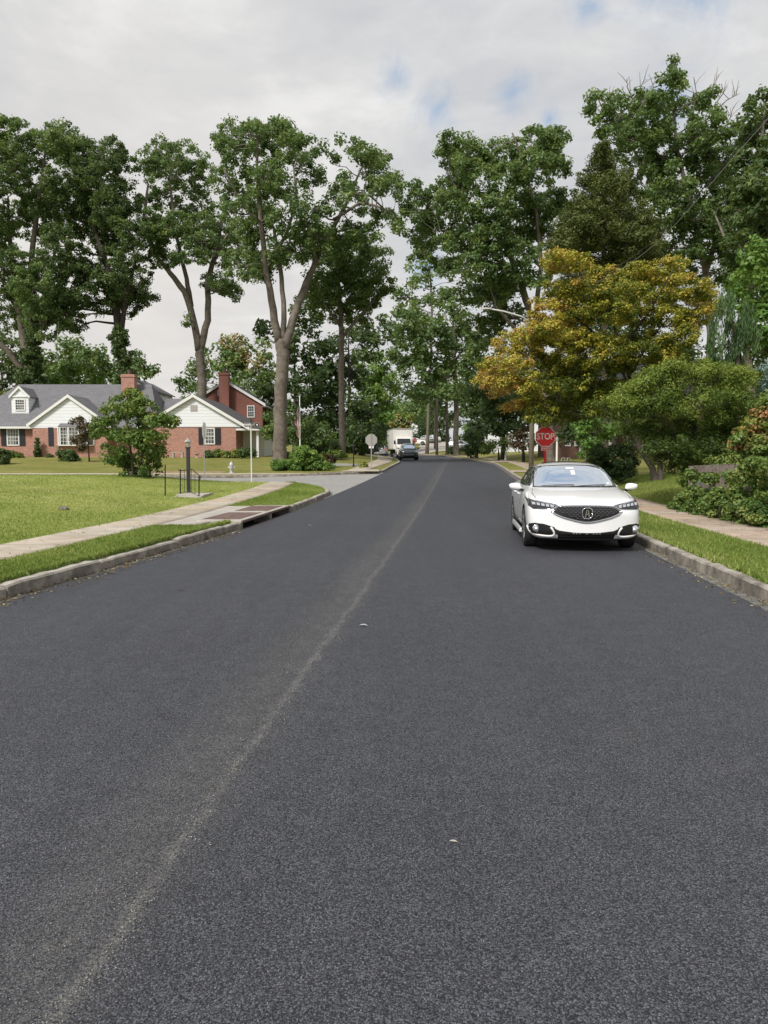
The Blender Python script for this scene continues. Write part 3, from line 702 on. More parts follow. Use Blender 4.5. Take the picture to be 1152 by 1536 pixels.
    g = r.normal(size=(n, 3)); gl = np.linalg.norm(g, axis=1, keepdims=True); g = g/gl*(r.random((n, 1))**.45)
    g[:, 2] *= flat
    if style == 'weep': g[:, 0] *= .45; g[:, 1] *= .45; g[:, 2] *= 1.9
    pos = cen[idx]+g*sr[idx][:, None]
    out = g+np.array([0, 0, upb])+r.normal(0, .5, (n, 3))
    axis = None
    if style == 'weep':
        axis = np.stack([r.normal(0, .12, n), r.normal(0, .12, n), -np.ones(n)], 1); out = r.normal(size=(n, 3)); out[:, 2] *= .2; asp = .2
    if style == 'needle':
        o2 = pos-cen[idx]; axis = np.stack([o2[:, 0]+r.normal(0, .15, n), o2[:, 1]+r.normal(0, .15, n), np.abs(o2[:, 2])*.3+.12+r.normal(0, .1, n)], 1); asp = .28
    size = leaf*r.uniform(.65, 1.25, n)
    tv = tnt[idx]+r.normal(0, .13, n)
    if ivy is not None:
        m_ = ivy(cen)
    o = leaf_mesh(parts[0], pos-np.array(off), out, size, tv, L[mat], root, asp, None, axis)
    if mb.v: mb.build(parts[1], M[bark], root, smooth=True, recalc=False)
    return root
def hash_(s, k): return sum(ord(c)*(i+3) for i, c in enumerate(s))*7+k*101

OAKS = 'tall oaks in the front yards'
# --- far left multi-stem oak
grow('oak_tree', 'tall oak with ivy clad base and forked stems rising behind the white dormer', 'tree', 77,
 [(20,205,30,24),(62,222,30,26),(-5,250,40,30),(95,205,22,18),(50,275,40,28),(30,330,35,28),(0,360,25,28),(72,330,32,30),(20,405,42,32),(-15,440,40,40),(62,430,38,30),(72,478,32,30),(15,465,32,28),(-45,300,50,60),(100,470,20,22),(-20,190,30,20)],
 [[(46,655,10),(45,600,9),(46,560,9),(48,510,8),(42,450,6),(48,380,5),(58,300,4),(68,230,2)],[(46,560,8),(32,500,7),(20,430,5),(8,350,4),(4,290,2)],[(44,570,6),(20,530,5),(-20,490,5),(-50,420,3)],[(46,560,6),(52,480,5),(70,400,3),(80,330,2)]],
 'oak', seed=2, depth=4, filler=.75, group=OAKS)
grow('ivy', 'dark green ivy climbing the trunk base of the far left oak', 'ivy', 76, [(45,640,13,20),(45,605,15,25),(46,570,16,25),(48,540,14,20),(50,515,8,15)], [], 'dark', base=(45, 76), leaf=.14, dens=1.8, depth=.4, sub=.4, seed=3, per=60, parts=('leaves','stem'))
# --- dark leaning oak
grow('oak_tree', 'dark heavy crowned oak with leaning vine clad trunk behind the brick chimney', 'tree', 76,
 [(95,215,28,22),(130,235,28,24),(168,222,14,16),(112,268,38,28),(160,270,34,28),(188,300,22,24),(100,318,38,30),(146,328,40,30),(192,345,22,22),(90,372,34,30),(140,382,40,32),(186,400,26,26),(206,430,22,18),(110,428,34,28),(156,438,30,26),(90,465,20,22),(192,460,16,12),(216,450,20,11),(182,240,10,10),(120,490,12,10)],
 [[(190,640,10),(187,570,9),(182,520,8),(178,490,8),(170,430,6),(150,370,5),(130,300,4),(110,240,2)],[(180,500,5),(160,440,4),(125,395,3)],[(181,505,5),(196,440,4),(215,400,2)]],
 'dark', seed=4, depth=4, dens=1.15, bark='bark_dark', filler=.75, group=OAKS, per=58)
grow('ivy', 'dark vines hugging the trunk of the leaning oak behind the chimney', 'ivy', 75.4, [(184,530,11,22),(187,565,11,18),(180,505,12,14)], [], 'dark', base=(188, 75.4), leaf=.14, dens=1.5, depth=.3, sub=.4, seed=5, parts=('leaves','stem'))
# --- Y-forked oak
grow('oak_tree', 'tall oak whose pale bare trunk forks in two above the low grey roof', 'tree', 78,
 [(235,225,19,14),(258,214,12,10),(278,236,22,18),(215,245,18,14),(240,268,26,20),(287,275,24,20),(312,252,14,16),(250,298,20,16),(290,308,26,22),(228,345,22,18),(206,352,12,15),(256,342,26,20),(300,348,28,22),(336,330,24,26),(250,385,28,16),(224,378,18,14),(287,384,24,16),(326,384,24,20),(350,360,14,22),(338,430,20,12),(350,438,10,14),(312,420,12,9),(284,480,5,10),(210,300,8,6)],
 [[(304,640,9),(303,570,8.5),(301,545,8),(298,520,8)],[(299,526,7),(288,465,6),(280,440,5.5),(262,415,4.5),(245,395,3.5),(225,350,3),(235,290,2)],[(287,460,5),(282,420,4),(270,360,3),(262,280,2)],[(299,528,7),(312,480,6),(311,420,5),(325,370,4),(336,310,2.5)],[(311,440,4),(322,400,3),(346,360,2)]],
 'oak', seed=6, depth=4, filler=.75, group=OAKS, dens=.95)
# --- big multi stem oak by the street corner
grow('oak_tree', 'tallest oak on the left corner lawn, thick grey trunk splitting into spreading limbs', 'tree', 57,
 [(345,195,18,13),(330,215,11,13),(372,203,22,14),(400,190,18,13),(426,195,20,14),(352,235,26,20),(395,230,28,20),(440,225,24,18),(470,225,14,14),(340,270,20,20),(377,275,26,20),(420,270,28,22),(460,265,24,18),(350,318,18,20),(386,325,26,22),(426,325,28,24),(466,315,24,20),(366,370,20,24),(400,380,30,24),(436,375,26,22),(352,402,16,16),(385,414,20,10),(496,245,13,13),(526,215,20,12),(546,235,18,14),(512,275,18,14),(560,260,18,12),(576,240,9,11),(586,270,18,14),(546,290,16,12),(502,300,18,14),(470,360,24,22),(502,370,20,18),(601,285,10,13),(580,320,13,10),(562,345,16,10),(532,340,16,12),(600,340,12,8),(540,318,10,8)],
 [[(419,705,15),(419,670,13),(420,600,12),(424,530,12),(422,510,11)],[(418,514,8),(408,450,6.5),(402,410,5.5),(395,340,4.5),(390,270,3),(392,220,2)],[(424,516,6),(426,470,5),(420,400,4),(410,340,3)],[(427,522,9),(438,480,7.5),(455,430,6.5),(466,400,5.5),(478,370,5),(500,330,4),(520,290,3),(535,250,2),(545,225,1.5)],[(500,330,3),(540,310,2.4),(565,320,2),(585,335,1.2)],[(520,290,2.4),(555,285,2),(580,300,1.2)],[(395,340,3),(365,310,2.2),(345,270,1.5)],[(402,400,3.5),(430,350,3),(445,300,2),(440,250,1.4)]],
 'oak', seed=8, depth=3.6, filler=.75, group=OAKS, dens=1.0, leaf=.12)
# --- slim straight oak
grow('oak_tree', 'slim oak with long straight trunk left of the parked box truck', 'tree', 64,
 [(490,380,24,18),(522,390,26,20),(556,400,24,18),(480,418,22,20),(516,430,28,22),(551,440,26,20),(576,425,14,16),(496,464,24,16),(536,470,24,14),(570,382,16,10),(462,450,16,16),(520,355,24,14),(555,365,20,12)],
 [[(513,705,6.5),(513,640,6),(512,580,5.5),(512,520,5.2),(511,470,4.6),(508,430,4),(500,380,2.5)],[(512,508,3.4),(535,480,3),(562,450,2)],[(511,490,3),(488,462,2)],[(511,470,3),(530,430,2.4),(550,400,1.5)]],
 'oak', seed=9, depth=3, filler=.75, group=OAKS, dens=1.15)
# --- big oak leaning over the road from the right
grow('oak_tree', 'massive dark green oak behind the stop sign, crown reaching over the road bend', 'tree', 57,
 [(680,213,20,14),(665,238,12,12),(706,233,24,18),(740,230,20,16),(767,220,17,13),(800,208,23,14),(836,213,18,17),(690,268,23,18),(662,288,19,14),(726,273,26,20),(766,263,26,20),(806,253,26,20),(838,248,16,18),(632,290,16,14),(616,315,15,16),(652,325,20,16),(692,315,26,20),(732,318,28,22),(776,313,28,22),(814,310,26,24),(640,358,20,14),(622,350,13,12),(625,385,13,10),(666,363,18,12),(706,360,26,18),(746,365,28,22),(790,360,28,24),(702,398,22,13),(740,408,28,20),(776,420,26,24),(650,398,16,10),(736,450,26,22),(702,440,20,16),(762,470,24,18),(716,490,20,18),(746,510,18,18),(836,350,22,30),(810,400,22,30),(850,300,14,20)],
 [[(828,712,11),(824,650,8.5),(816,560,7.5),(800,480,7),(780,420,6),(760,370,5),(722,330,4),(690,300,2.5)],[(801,484,5),(810,400,4),(800,330,3),(780,260,2.4),(760,220,1.5)],[(781,424,4),(742,402,3.4),(702,395,2.6),(662,380,1.5)],[(812,540,4),(770,500,3),(735,470,2)],[(800,330,2.6),(830,280,2),(836,230,1.2)]],
 'oak', seed=11, depth=4.2, filler=.75, group=OAKS, dens=1.2, leaf=.12, sub=.46)
# --- tree by the road bend
grow('oak_tree', 'roadside oak with thick pale trunk at the road bend right of the far stop sign', 'tree', 95,
 [(642,470,26,20),(682,462,24,20),(652,515,28,22),(700,508,24,22),(622,508,24,22),(602,480,16,18),(660,556,28,20),(708,556,22,20),(620,556,24,18),(600,540,14,18),(645,588,28,10),(610,590,20,8),(690,590,20,10),(595,510,14,16),(720,530,18,22)],
 [[(684,700,6),(684,640,5),(684,600,4.6),(682,550,4),(680,490,2.4)],[(684,560,2.4),(655,575,1.8),(630,590,1.4),(612,600,1)],[(683,540,2.2),(705,510,1.4)],[(682,550,2.4),(650,510,1.6)]],
 'oak', seed=12, depth=5, filler=.75, group=OAKS, dens=.95, leaf=.24, sub=.95, per=50)
grow('oak_tree', 'thin trunked tree standing just left of the thick pale trunk at the bend', 'tree', 104,
 [(668,600,16,10),(660,575,14,10),(676,560,14,14)], [[(671,692,3.4),(671,640,3),(669,590,2.4),(668,560,1.5)]], 'oak', seed=13, depth=2, filler=.75, group=OAKS, leaf=.25, sub=.9, per=45)
# --- loose pale tree behind
grow('ash_tree', 'loose pale green tree rising behind the roadside oak above the bend', 'tree', 118,
 [(640,400,26,20,.6),(682,422,26,20,.5),(616,430,20,18,.65),(655,442,26,20,.5),(702,402,20,18,.4),(612,462,16,16,.6),(640,372,18,12,.65),(600,445,10,14,.6)],
 [[(640,690,3),(645,560,2.6),(648,470,2),(645,400,1)]], 'oak', seed=14, depth=4, dens=.75, leaf=.28, sub=1.1, per=40)
# --- hemlock
grow('hemlock_tree', 'tall olive hemlock with drooping sprays rising behind the golden maple', 'tree', 44,
 [(905,218,6,12),(906,236,12,14),(898,256,18,18),(922,264,16,18),(886,288,24,24),(920,298,28,26),(870,332,30,30),(914,342,38,30),(955,338,26,30),(858,372,28,26),(905,388,40,30),(953,382,32,28),(975,362,12,24),(880,420,40,30),(940,420,40,30)],
 [[(908,712,6),(907,560,5),(906,400,4),(905,300,3),(905,212,1)]], 'hemlock', seed=15, depth=2.2, style='needle', leaf=.11, sub=.42, dens=2.1, per=90, filler=.9, bark='bark_dark')
# --- right rear big oak
def bare(rt, Y, spikes):
    mb = MB(); o0 = rt.location; rr = random.Random(5)
    for (u0, v0, u1, v1) in spikes:
        mb = MB()
        a = W(u0, v0, Y); b = W(u1, v1, Y); m_ = a.lerp(b, .5)+Vector((rr.gauss(0, .15), 0, .1))
        mb.tube([a-o0, m_-o0, b-o0], [.05, .035, .012], 5, False)
        for _ in range(5):
            t = rr.uniform(.25, .9); s_ = a.lerp(m_, t*2) if t < .5 else m_.lerp(b, t*2-1); e = s_+Vector((rr.gauss(0, .5), rr.gauss(0, .3), rr.uniform(.3, 1.0)))
            mb.tube([s_-o0, s_.lerp(e, .5)-o0+Vector((0, 0, .08)), e-o0], [.025, .018, .008], 4, False)
        mb.build('dead_branch', M['bark'], rt, smooth=True, recalc=False)
big = grow('oak_tree', 'ragged topped oak with dead twigs at its crown, highest tree at the upper right', 'tree', 56,
 [(1013,98,8,8),(1004,116,12,9),(1020,132,11,9),(985,152,24,16),(950,152,17,13),(894,150,11,9),(884,166,7,6),(906,185,18,15),(937,185,22,18),(972,190,26,20),(1010,178,26,20),(1044,160,18,12),(1066,142,8,8),(1060,185,23,16),(1095,197,20,14),(950,230,24,20),(990,232,28,22),(1035,228,28,22),(1080,235,28,22),(960,275,22,22),(1010,278,30,24),(1060,280,30,24),(1100,285,26,22),(1000,325,28,24),(1042,330,28,24),(1090,330,26,24),(1014,372,26,20),(1060,376,26,20),(1080,412,22,14),(1040,410,20,14),(1100,372,20,20),(990,290,20,26)],
 [[(1060,715,9),(1064,600,8),(1066,500,7),(1058,400,6),(1035,310,4.5),(1015,220,3),(1009,150,2),(1011,100,1)],[(1058,410,5),(1090,330,4),(1080,240,3),(1064,160,1.5)],[(1040,330,4),(980,270,3),(950,200,2),(940,150,1)],[(1020,260,3),(960,215,2.2),(905,180,1.4),(890,155,.9)]],
 'oak', seed=16, depth=4, dens=1.05, filler=.75, group=OAKS, leaf=.13)
bare(big, 56, [(950,150,940,118),(955,160,968,115),(962,160,985,120),(1060,160,1078,112),(1070,160,1092,128),(1040,165,1040,115),(1085,195,1100,160),(925,170,912,140),(1075,165,1110,140)])
grow('oak_tree', 'broad oak filling the right edge of the picture below the power line', 'tree', 48,
 [(1126,178,18,16),(1147,148,16,13),(1165,195,30,26),(1127,232,26,22),(1150,280,30,26),(1120,285,24,20),(1140,335,28,24),(1112,370,24,20),(1152,332,28,28),(1112,415,22,18),(1145,392,24,22),(1180,250,30,40),(1175,350,30,40),(1090,300,18,18),(1085,350,16,16),(1130,440,18,14)],
 [[(1130,715,8),(1128,600,7),(1118,500,7),(1122,400,6),(1138,300,5),(1142,210,3),(1148,160,1.2)],[(1122,420,4),(1100,360,3),(1092,310,1.6)],[(1136,310,3),(1165,250,2)]],
 'dark', seed=17, depth=4, dens=1.05, filler=.75, group=OAKS, leaf=.15)

# --- golden maple
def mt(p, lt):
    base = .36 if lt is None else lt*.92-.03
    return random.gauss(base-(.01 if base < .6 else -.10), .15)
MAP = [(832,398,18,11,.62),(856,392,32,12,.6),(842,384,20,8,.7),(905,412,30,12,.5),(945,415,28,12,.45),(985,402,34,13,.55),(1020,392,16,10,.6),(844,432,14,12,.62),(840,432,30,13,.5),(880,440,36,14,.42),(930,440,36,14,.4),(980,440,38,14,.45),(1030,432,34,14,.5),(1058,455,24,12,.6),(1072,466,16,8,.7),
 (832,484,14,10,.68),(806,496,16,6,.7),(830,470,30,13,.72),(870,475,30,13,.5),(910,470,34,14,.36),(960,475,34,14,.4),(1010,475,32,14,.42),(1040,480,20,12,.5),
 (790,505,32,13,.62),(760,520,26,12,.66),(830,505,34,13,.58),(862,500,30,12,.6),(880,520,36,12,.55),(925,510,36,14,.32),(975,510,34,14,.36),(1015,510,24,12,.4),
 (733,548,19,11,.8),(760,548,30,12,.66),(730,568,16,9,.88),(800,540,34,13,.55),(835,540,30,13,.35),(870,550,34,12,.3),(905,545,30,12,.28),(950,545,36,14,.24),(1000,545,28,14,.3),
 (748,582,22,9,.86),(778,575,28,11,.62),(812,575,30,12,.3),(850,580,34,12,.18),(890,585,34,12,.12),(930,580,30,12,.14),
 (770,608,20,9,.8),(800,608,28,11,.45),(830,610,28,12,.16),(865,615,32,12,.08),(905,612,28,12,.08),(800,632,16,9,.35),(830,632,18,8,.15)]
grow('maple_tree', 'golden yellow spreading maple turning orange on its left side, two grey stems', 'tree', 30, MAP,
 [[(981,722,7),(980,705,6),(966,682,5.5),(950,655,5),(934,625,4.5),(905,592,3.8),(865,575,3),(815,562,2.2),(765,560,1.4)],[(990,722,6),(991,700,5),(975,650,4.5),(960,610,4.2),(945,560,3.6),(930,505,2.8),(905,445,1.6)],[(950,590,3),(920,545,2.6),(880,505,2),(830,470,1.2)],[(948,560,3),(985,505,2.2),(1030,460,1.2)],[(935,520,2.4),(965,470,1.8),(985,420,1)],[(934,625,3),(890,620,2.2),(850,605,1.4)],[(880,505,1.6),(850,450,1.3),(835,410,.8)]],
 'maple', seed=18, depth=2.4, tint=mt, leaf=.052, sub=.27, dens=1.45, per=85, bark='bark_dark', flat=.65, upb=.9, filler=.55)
grow('dogwood_tree', 'small yellow green sapling branch crown in front of the right brick house', 'tree', 40, [(880,630,22,12),(868,648,16,10),(900,645,20,12),(885,662,14,8),(915,650,16,10)], [[(878,705,1.6),(880,660,1.2),(882,630,.6)]], 'bright', seed=19, depth=1, leaf=.10, sub=.4, per=60, dens=1.1)
# --- yew mass, right
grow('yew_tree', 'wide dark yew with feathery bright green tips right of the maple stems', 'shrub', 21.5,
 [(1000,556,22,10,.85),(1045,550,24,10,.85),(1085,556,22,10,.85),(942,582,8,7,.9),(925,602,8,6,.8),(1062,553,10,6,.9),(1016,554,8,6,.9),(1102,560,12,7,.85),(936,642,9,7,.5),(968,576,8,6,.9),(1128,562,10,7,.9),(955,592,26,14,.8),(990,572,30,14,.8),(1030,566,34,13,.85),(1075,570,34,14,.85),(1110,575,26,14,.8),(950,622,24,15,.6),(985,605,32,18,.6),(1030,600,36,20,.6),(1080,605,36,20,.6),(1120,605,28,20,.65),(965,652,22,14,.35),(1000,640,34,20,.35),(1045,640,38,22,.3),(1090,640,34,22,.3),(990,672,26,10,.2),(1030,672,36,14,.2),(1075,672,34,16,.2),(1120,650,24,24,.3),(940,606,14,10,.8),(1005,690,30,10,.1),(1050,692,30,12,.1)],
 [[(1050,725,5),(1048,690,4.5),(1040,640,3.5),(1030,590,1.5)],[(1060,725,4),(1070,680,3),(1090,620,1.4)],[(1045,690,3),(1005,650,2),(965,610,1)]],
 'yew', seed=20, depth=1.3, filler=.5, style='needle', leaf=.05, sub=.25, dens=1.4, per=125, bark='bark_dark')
grow('linden_tree', 'bright green leafy tree cut by the right edge above the spruce', 'tree', 27,
 [(1150,388,30,24),(1128,430,22,20),(1162,440,30,26),(1118,470,18,18),(1155,490,26,24),(1140,530,22,20),(1172,545,30,30),(1120,410,12,12),(1125,500,16,14)],
 [[(1175,722,7),(1172,600,6),(1165,500,4.5),(1155,420,2)]], 'bright', seed=21, depth=1.8, leaf=.10, sub=.38, dens=1.2, per=65)
grow('weeping_cedar', 'weeping blue green cedar with hanging curtains beside the golden maple', 'tree', 24.5,
 [(1088,462,10,12),(1082,490,14,16),(1110,480,12,16),(1078,520,12,18),(1100,515,16,20),(1122,510,12,18),(1088,550,16,16),(1115,548,14,16),(1072,545,8,12)],
 [[(1108,725,4),(1108,600,3.4),(1106,520,2.6),(1092,465,1.2)]], 'blue', seed=22, depth=.8, style='weep', leaf=.085, sub=.30, dens=1.7, per=110)
grow('blue_spruce', 'pale blue spruce bough at the right edge above the vines', 'tree', 23,
 [(1150,545,14,12),(1146,570,16,14),(1156,595,18,16),(1160,622,20,14),(1170,575,18,30)], [[(1172,725,3.5),(1172,620,3),(1170,540,1.4)]], 'spruce', seed=23, depth=.7, style='needle', leaf=.07, sub=.22, dens=1.3, per=70)
# --- dogwood like shrub in the left lawn
def st(p, lt):
    return random.gauss(.55 if lt is None else lt, .14)
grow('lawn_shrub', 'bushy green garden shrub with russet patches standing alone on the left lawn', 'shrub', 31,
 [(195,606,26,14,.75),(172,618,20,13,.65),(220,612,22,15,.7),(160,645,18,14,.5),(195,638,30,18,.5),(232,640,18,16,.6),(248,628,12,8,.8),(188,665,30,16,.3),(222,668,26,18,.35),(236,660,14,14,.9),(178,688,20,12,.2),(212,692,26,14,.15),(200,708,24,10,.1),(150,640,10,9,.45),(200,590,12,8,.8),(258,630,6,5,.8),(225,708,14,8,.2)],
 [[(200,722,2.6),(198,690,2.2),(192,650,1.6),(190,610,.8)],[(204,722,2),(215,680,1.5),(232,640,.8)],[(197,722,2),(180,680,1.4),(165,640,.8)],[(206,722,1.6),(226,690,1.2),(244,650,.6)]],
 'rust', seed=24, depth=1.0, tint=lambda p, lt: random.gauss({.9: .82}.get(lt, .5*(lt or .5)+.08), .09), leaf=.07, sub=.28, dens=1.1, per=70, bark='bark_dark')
grow('japanese_maple', 'small dark red leaved maple in front of the bay window', 'tree', 58, [(120,636,13,8),(135,650,16,9),(118,655,10,7),(142,638,12,8),(128,668,10,5)], [[(134,690,1.3),(132,665,1.1),(128,640,.6)]], 'purple', seed=25, depth=.9, leaf=.10, sub=.4, per=60, dens=1.3, bark='bark_dark')
# --- small tree by the flagpole
grow('ornamental_tree', 'low green ornamental tree spreading behind the flagpole', 'tree', 61,
 [(412,628,16,12),(435,622,16,12),(420,648,18,11),(448,645,18,12),(470,640,18,13),(488,655,16,11),(460,662,18,9),(430,600,10,8),(398,645,9,9),(478,672,16,10,.2),(500,668,10,12,.2)],
 [[(455,700,2.2),(452,670,1.8),(440,640,1.2),(430,610,.7)],[(455,680,1.4),(475,650,1)]], 'oak', seed=26, depth=1.6, leaf=.13, sub=.5, per=60, dens=1.25)
# --- background trees, one at a time
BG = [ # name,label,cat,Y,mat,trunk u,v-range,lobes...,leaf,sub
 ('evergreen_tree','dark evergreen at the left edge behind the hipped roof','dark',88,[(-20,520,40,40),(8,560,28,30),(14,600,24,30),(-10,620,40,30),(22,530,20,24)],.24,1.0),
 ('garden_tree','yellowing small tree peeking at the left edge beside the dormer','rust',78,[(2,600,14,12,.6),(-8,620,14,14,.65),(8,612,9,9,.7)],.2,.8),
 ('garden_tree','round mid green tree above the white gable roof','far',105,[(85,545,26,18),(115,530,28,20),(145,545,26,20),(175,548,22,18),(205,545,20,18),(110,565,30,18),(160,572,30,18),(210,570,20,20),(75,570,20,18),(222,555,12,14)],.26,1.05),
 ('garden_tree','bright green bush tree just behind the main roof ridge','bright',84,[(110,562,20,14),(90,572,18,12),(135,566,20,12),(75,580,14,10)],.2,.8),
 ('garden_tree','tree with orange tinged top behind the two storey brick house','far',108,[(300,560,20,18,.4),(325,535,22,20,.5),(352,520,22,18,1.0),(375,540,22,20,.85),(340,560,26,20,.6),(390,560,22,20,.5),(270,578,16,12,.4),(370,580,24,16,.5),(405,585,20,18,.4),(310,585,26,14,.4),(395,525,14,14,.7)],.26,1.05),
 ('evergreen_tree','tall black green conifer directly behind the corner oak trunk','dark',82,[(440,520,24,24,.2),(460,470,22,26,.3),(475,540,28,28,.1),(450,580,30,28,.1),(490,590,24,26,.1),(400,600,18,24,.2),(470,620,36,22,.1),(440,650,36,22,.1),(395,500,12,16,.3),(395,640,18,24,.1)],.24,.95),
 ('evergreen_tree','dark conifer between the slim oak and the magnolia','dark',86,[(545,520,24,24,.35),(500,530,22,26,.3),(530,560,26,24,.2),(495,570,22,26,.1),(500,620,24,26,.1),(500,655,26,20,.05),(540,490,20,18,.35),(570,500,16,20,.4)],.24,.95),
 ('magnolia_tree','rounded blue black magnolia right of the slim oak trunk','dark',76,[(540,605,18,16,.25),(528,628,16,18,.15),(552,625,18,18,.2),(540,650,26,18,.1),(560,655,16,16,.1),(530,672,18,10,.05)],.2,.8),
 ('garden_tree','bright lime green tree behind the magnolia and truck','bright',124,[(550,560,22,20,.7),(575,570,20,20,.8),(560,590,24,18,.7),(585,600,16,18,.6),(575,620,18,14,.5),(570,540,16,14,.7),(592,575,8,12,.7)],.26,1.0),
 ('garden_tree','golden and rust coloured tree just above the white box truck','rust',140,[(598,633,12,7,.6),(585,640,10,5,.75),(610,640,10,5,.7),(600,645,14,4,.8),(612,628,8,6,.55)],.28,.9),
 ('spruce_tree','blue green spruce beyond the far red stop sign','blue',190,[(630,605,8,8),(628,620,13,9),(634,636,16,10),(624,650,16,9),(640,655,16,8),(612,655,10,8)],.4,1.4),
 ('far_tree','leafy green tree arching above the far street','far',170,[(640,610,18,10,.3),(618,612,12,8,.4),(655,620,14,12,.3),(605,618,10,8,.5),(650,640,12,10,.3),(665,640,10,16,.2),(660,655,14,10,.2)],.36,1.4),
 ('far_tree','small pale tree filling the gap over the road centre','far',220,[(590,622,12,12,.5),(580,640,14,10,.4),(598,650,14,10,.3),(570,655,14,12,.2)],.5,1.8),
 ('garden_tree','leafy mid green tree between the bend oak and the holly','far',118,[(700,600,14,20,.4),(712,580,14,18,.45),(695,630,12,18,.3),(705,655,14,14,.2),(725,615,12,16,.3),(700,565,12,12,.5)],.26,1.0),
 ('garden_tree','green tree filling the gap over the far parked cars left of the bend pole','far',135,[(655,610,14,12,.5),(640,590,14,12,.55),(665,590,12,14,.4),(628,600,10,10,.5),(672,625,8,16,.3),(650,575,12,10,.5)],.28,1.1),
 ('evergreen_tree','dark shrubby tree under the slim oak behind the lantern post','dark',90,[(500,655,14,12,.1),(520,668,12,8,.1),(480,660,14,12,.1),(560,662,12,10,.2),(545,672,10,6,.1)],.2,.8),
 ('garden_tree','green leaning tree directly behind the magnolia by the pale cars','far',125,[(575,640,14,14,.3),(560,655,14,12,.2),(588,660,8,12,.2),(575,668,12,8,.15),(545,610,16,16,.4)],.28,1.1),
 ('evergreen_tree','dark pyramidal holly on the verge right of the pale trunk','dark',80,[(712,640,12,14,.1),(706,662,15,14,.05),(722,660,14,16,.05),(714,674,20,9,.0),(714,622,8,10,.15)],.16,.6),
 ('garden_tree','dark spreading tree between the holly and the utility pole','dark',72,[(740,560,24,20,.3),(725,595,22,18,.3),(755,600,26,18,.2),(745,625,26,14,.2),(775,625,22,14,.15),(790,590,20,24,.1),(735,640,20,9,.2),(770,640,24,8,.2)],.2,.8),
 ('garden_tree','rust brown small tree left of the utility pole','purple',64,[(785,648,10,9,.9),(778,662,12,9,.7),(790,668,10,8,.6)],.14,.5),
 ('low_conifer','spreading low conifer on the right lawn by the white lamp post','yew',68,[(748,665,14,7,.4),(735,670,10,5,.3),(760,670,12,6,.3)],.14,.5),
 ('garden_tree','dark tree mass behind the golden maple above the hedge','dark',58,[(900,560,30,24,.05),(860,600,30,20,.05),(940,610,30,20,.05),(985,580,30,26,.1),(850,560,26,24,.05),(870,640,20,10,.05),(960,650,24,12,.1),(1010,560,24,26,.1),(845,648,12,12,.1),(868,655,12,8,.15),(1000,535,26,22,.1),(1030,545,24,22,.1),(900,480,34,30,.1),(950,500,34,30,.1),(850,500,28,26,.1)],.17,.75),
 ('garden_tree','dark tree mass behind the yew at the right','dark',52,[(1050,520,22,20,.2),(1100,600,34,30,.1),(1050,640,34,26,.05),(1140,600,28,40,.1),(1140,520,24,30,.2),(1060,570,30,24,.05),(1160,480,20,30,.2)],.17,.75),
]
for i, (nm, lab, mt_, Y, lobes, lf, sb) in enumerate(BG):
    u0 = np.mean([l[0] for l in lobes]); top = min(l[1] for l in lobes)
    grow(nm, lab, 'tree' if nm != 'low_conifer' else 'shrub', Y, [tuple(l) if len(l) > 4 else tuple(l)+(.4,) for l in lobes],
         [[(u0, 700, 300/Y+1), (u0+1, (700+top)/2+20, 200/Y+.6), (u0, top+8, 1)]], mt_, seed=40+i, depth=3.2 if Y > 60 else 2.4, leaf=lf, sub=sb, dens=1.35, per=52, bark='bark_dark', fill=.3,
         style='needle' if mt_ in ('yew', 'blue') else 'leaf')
# --- far wood closing the horizon
def wood(label, xs, ys, hgt, n, mat, seed, zb):
    r = np.random.default_rng(seed); m_ = 260; cx = r.uniform(*xs, m_); cy = r.uniform(*ys, m_)
    cz = zb+hgt*r.random(m_)**.8*(.75+.25*np.sin(cx*.13)); idx = r.integers(0, m_, n)
    g = r.normal(size=(n, 3)); g /= np.linalg.norm(g, axis=1, keepdims=True); g *= r.random((n, 1))**.4
    pos = np.stack([cx, cy, cz], 1)[idx]+g*np.array([4, 4, 3.2])
    t = r.uniform(.1, .55, m_)[idx]+r.normal(0, .12, n)
    o = leaf_mesh('far_wood', pos, g+np.array([0, 0, .5])+r.normal(0, .5, (n, 3)), r.uniform(.4, .8, n), t, L[mat], None, .7, 'stuff'); tag(o, label, 'woodland')
wood('distant dense wood closing the view behind the left houses', (-190, -14), (150, 190), 9, 42000, 'far', 61, 3)
wood('distant dense wood closing the view beyond the road bend', (-14, 14), (225, 250), 11, 16000, 'far', 62, 6)
wood('distant dense dark wood closing the view behind the right trees', (16, 180), (110, 150), 13, 45000, 'dark', 63, 3)

# ------------------------------------------------------------------ shrubs, beds
def shrub(name, label, u, Y, lobes, mat, **kw):
    kw.setdefault('depth', .25); kw.setdefault('twigs', False); kw.setdefault('dens', 1.8)
    return grow(name, label, 'shrub', Y, lobes, [], mat, base=(u, Y), parts=('foliage', 'stem'), **kw)
shrub('island_shrub', 'clipped green juniper mound with a domed centre on the corner lawn', 452, 49.5,
 [(456,682,15,10,.75),(462,690,18,9,.6),(424,697,16,6,.6),(440,697,18,7,.6),(462,699,22,6,.5),(482,699,12,6,.55),(452,675,9,6,.85),(415,698,9,5,.5),(470,688,12,7,.6)], 'bright', leaf=.07, sub=.24, per=90, seed=80, depth=.5)
shrub('cone_shrub', 'small dark cone shaped arborvitae against the brick wall left of the bay window', 56, 64.0, [(56,681,4.5,5,.3),(56,673,4,5,.35),(56,666,2.6,4,.4),(56,660,1.0,3,.4)], 'dark', leaf=.07, sub=.15, twigs=False, seed=81)
